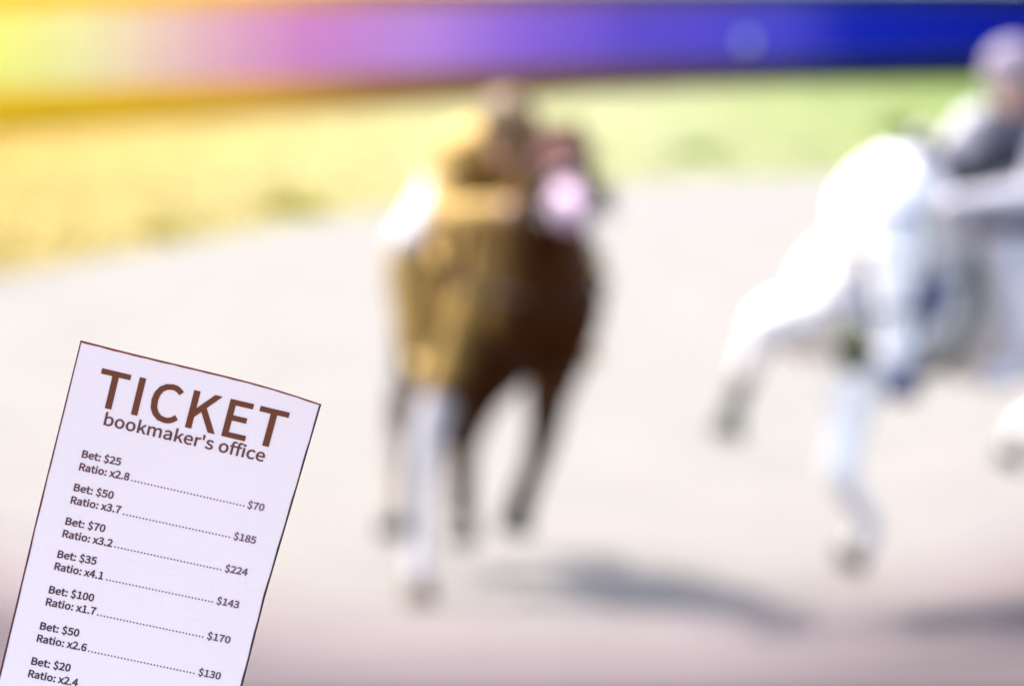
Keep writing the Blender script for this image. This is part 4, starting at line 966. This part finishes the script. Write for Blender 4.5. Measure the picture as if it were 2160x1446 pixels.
# ------------------------------------------------------------------ the ticket
paper_mat = principled('ticket_paper', (0.79, 0.665, 0.66), 0.75, 0.2, 0.025, 12, 0.06, 900)


def lerp(a, b, t): return a + (b - a) * t


def curve_x(pts, y):                           # piecewise linear x(y)
    for (x0, y0), (x1, y1) in zip(pts, pts[1:]):
        if y <= y1 or (x1, y1) == pts[-1]: return lerp(x0, x1, (y - y0) / (y1 - y0))


BL, BR = (-80.0, 1745.0), (434.0, 1762.0)
TL, TR = (170.0, 717.0), (678.0, 852.0)
LEFT = [TL, (126, 894), (82, 1070), (41, 1243), BL]
RIGHT = [TR, (618, 1058), (560, 1256), (511, 1448), BR]


def edge(pts, v):
    n = len(pts) - 1
    ys = [p[1] for p in pts]
    y = lerp(ys[0], ys[-1], v)
    return curve_x(pts, y), y


def outline(u, v):                             # ticket surface -> photo pixel
    (x0, y0), (x1, y1) = edge(LEFT, v), edge(RIGHT, v)
    x, y = lerp(x0, x1, u), lerp(y0, y1, u)
    y += -6.5 * math.sin(math.pi * min(1, max(0, u)) ** 1.9) * max(0, 1 - v * 5)
    return x, y


def uv_of(x, y):                               # photo pixel -> (u, v), a few Newton steps
    u, v = 0.5, 0.3
    for _ in range(12):
        x0, y0 = outline(u, v)
        e = 1e-3
        xu, yu = outline(u + e, v); xv, yv = outline(u, v + e)
        a, b, c, d = (xu - x0) / e, (xv - x0) / e, (yu - y0) / e, (yv - y0) / e
        det = a * d - b * c
        rx, ry = x - x0, y - y0
        u += (d * rx - b * ry) / det
        v += (-c * rx + a * ry) / det
    return u, v


def depth(u, v):                               # gentle bow; the right side and its top corner bend away
    return TICKET_D + 0.010 * u + 0.004 * math.sin(math.pi * v) + 0.006 * max(0, u - .7) ** 1.5 * max(0, 1 - 4 * v) + 0.002 * (u - .5) ** 2


def surf(x, y, lift=0.0):
    u, v = uv_of(x, y)
    return at_depth(x, y, depth(u, v) - lift)


tb = at_depth(180, 1750, TICKET_D)
ticket = empty('betting_ticket', (tb.x, tb.y, tb.z))
tag(ticket, 'narrow pale lavender betting ticket with dark border and printed bets, in sharp focus', 'ticket')
NU, NV = 24, 40
vs, fs = [], []
for side_ in (0, 1):
    for j in range(NV + 1):
        for i in range(NU + 1):
            u, v = i / NU, j / NV
            x, y = outline(u, v)
            vs.append(at_depth(x, y, depth(u, v) + side_ * 0.0003))
W_ = NU + 1
T_ = W_ * (NV + 1)
for j in range(NV):
    for i in range(NU):
        a = j * W_ + i
        fs += [(a, a + W_, a + W_ + 1, a + 1), (T_ + a, T_ + a + 1, T_ + a + W_ + 1, T_ + a + W_)]
for i in range(NU):
    for j in (0, NV):
        a = j * W_ + i
        fs.append((a, a + 1, T_ + a + 1, T_ + a))
for j in range(NV):
    for i in (0, NU):
        a = j * W_ + i
        fs.append((a, a + W_, T_ + a + W_, T_ + a))
mesh_obj('paper', vs, fs, paper_mat, ticket)


def ink(name, c, na=0.12): return principled(name, c, 0.5, 0.3, na, 900)


# printed border line round the edge, four strips
def strip(pts, w0, w1, nx, ny):
    vs, fs = [], []
    for k, ((x, y), ww) in enumerate(pts):
        w = ww * (1 + 0.18 * math.sin(k * 1.7) * random.random())
        vs += [surf(x, y, 0.00012), surf(x + nx * w, y + ny * w, 0.00012)]
    for k in range(len(pts) - 1): fs.append((2 * k, 2 * k + 1, 2 * k + 3, 2 * k + 2))
    return vs, fs


n = 36
border_parts = [
    ('border_line', [(outline(k / n, 0), lerp(4.4, 3.2, k / n)) for k in range(n + 1)], (-.2, 1), srgb(120, 52, 46)),
    ('border_line', [(outline(0, k / n), lerp(2.6, 5.0, k / n)) for k in range(n + 1)], (1, .24), srgb(92, 34, 56)),
    ('border_line', [(outline(1, k / n), lerp(3.6, 4.6, k / n)) for k in range(n + 1)], (-1, -.24), srgb(58, 34, 36)),
    ('border_line', [(outline(k / n, 1), 4.5) for k in range(n + 1)], (.2, -1), srgb(60, 32, 44)),
]
for nm, pts, (nx, ny), c in border_parts:
    vs, fs = strip(pts, 4, 4, nx, ny)
    mesh_obj(nm, vs, fs, ink('border_ink', c), ticket)

SPACE = 0.085


def text_line(name, s, font, p0, p1, cap, mat, capu=265.0, xgap=0.0):
    """lay glyph outlines so that the ink runs from p0 to p1 (baseline, photo pixels)"""
    x = 0.0
    items = []
    for ch in s:
        if ch == ' ': x += SPACE * 1000; continue
        adv, v, fa = font[ch]
        items.append((x, v, fa))
        x += adv * 1000 + xgap
    x0 = min(o + min(q[0] for q in v) for o, v, fa in items)
    x1 = max(o + max(q[0] for q in v) for o, v, fa in items)
    p0, p1 = Vector((*p0, 0)), Vector((*p1, 0))
    vs, fs = [], []
    for o, v, fa in items:
        b = len(vs)
        for gx, gy in v:
            t = (o + gx - x0) / (x1 - x0)
            q = p0.lerp(p1, t)
            ang = math.radians(13.4 + 2.0 * (q.x - 200) / 400)
            h = gy / capu * cap
            vs.append(surf(q.x + math.sin(ang) * h, q.y - math.cos(ang) * h, 0.00015))
        fs += [[b + i for i in f_] for f_ in fa]
    return mesh_obj(name, vs, fs, mat, ticket)


def dot_leader(p0, p1, mat, step=7.0, r=1.7):
    d = Vector((p1[0] - p0[0], p1[1] - p0[1]))
    n = int(d.length / step)
    vs, fs = [], []
    for k in range(n + 1):
        c = Vector(p0) + d * (k / n)
        o = len(vs)
        for q in range(8):
            a = q * math.pi / 4
            vs.append(surf(c.x + math.cos(a) * r, c.y - 1.2 + math.sin(a) * r, 0.00015))
        fs.append(list(range(o + 7, o - 1, -1)))
    return mesh_obj('dot_leader', vs, fs, mat, ticket)


head_ink = ink('heading_ink', srgb(102, 50, 26), 0.08)  # light-leak warmth put into the ink, brownest in the heading
sub_ink = ink('subheading_ink', srgb(98, 54, 52))
text_line('heading', 'TICKET', BOLD, (197.3, 853), (590.7, 946.3), 82, head_ink, 271.0, 22.0)
text_line('subheading', "bookmaker's office", SUB, (217.8, 895), (556, 973.3), 26.0, sub_ink)
rows = [
    ('Bet: $25', (171.8, 963.6), (253.8, 981.2), 'Ratio: x2.8', (165.8, 990.4), (271.4, 1012.7), (278, 1014), (514, 1067.4), '$70', (520.5, 1070), (556, 1077)),
    ('Bet: $50', (154.5, 1033.8), (238, 1051.6), 'Ratio: x3.7', (148, 1060.5), (253.5, 1082.2), (260.8, 1085), (483.6, 1133.2), '$185', (491.4, 1136), (538.5, 1146)),
    ('Bet: $70', (137, 1105), (220.5, 1121.5), 'Ratio: x3.2', (130.8, 1131), (235.8, 1152.7), (242.6, 1153.7), (465.4, 1201.8), '$224', (473, 1204), (521, 1213.5)),
    ('Bet: $35', (120, 1174.5), (202.3, 1190), 'Ratio: x4.1', (113.9, 1200), (216.6, 1221.3), (225, 1222.9), (447.7, 1269.7), '$143', (455.5, 1272), (503, 1282)),
    ('Bet: $100', (102, 1249.4), (196.8, 1267.6), 'Ratio: x1.7', (95.7, 1274.9), (200.7, 1295.7), (206.2, 1297), (427.7, 1343.5), '$170', (435.5, 1346), (484.4, 1356)),
    ('Bet: $50', (83.2, 1325.6), (165.6, 1341.7), 'Ratio: x2.6', (76.7, 1351.6), (181.2, 1372.4), (187.2, 1373.4), (408.7, 1420), '$130', (416.8, 1422.5), (464, 1432)),
    ('Bet: $20', (65, 1399.7), (147.4, 1415.3), 'Ratio: x2.4', (58.5, 1426), (163, 1446.5), (169, 1447.5), (391, 1494), None, None, None),
]
for k, (b, b0, b1, r_, r0, r1, d0, d1, w, w0, w1) in enumerate(rows):
    t = k / 6
    m = ink('row_ink', mixc(srgb(96, 52, 62), srgb(52, 30, 44), t))  # painted light-leak warmth fades out down the rows
    m2 = ink('amount_ink', mixc(srgb(112, 84, 98), srgb(78, 56, 84), t))
    text_line('bet_line', b, REG, b0, b1, 15.6, m)
    text_line('ratio_line', r_, REG, r0, r1, 15.6, m)
    dot_leader(d0, d1, m)
    if w: text_line('payout', w, REG, w0, w1, 14.8, m2)
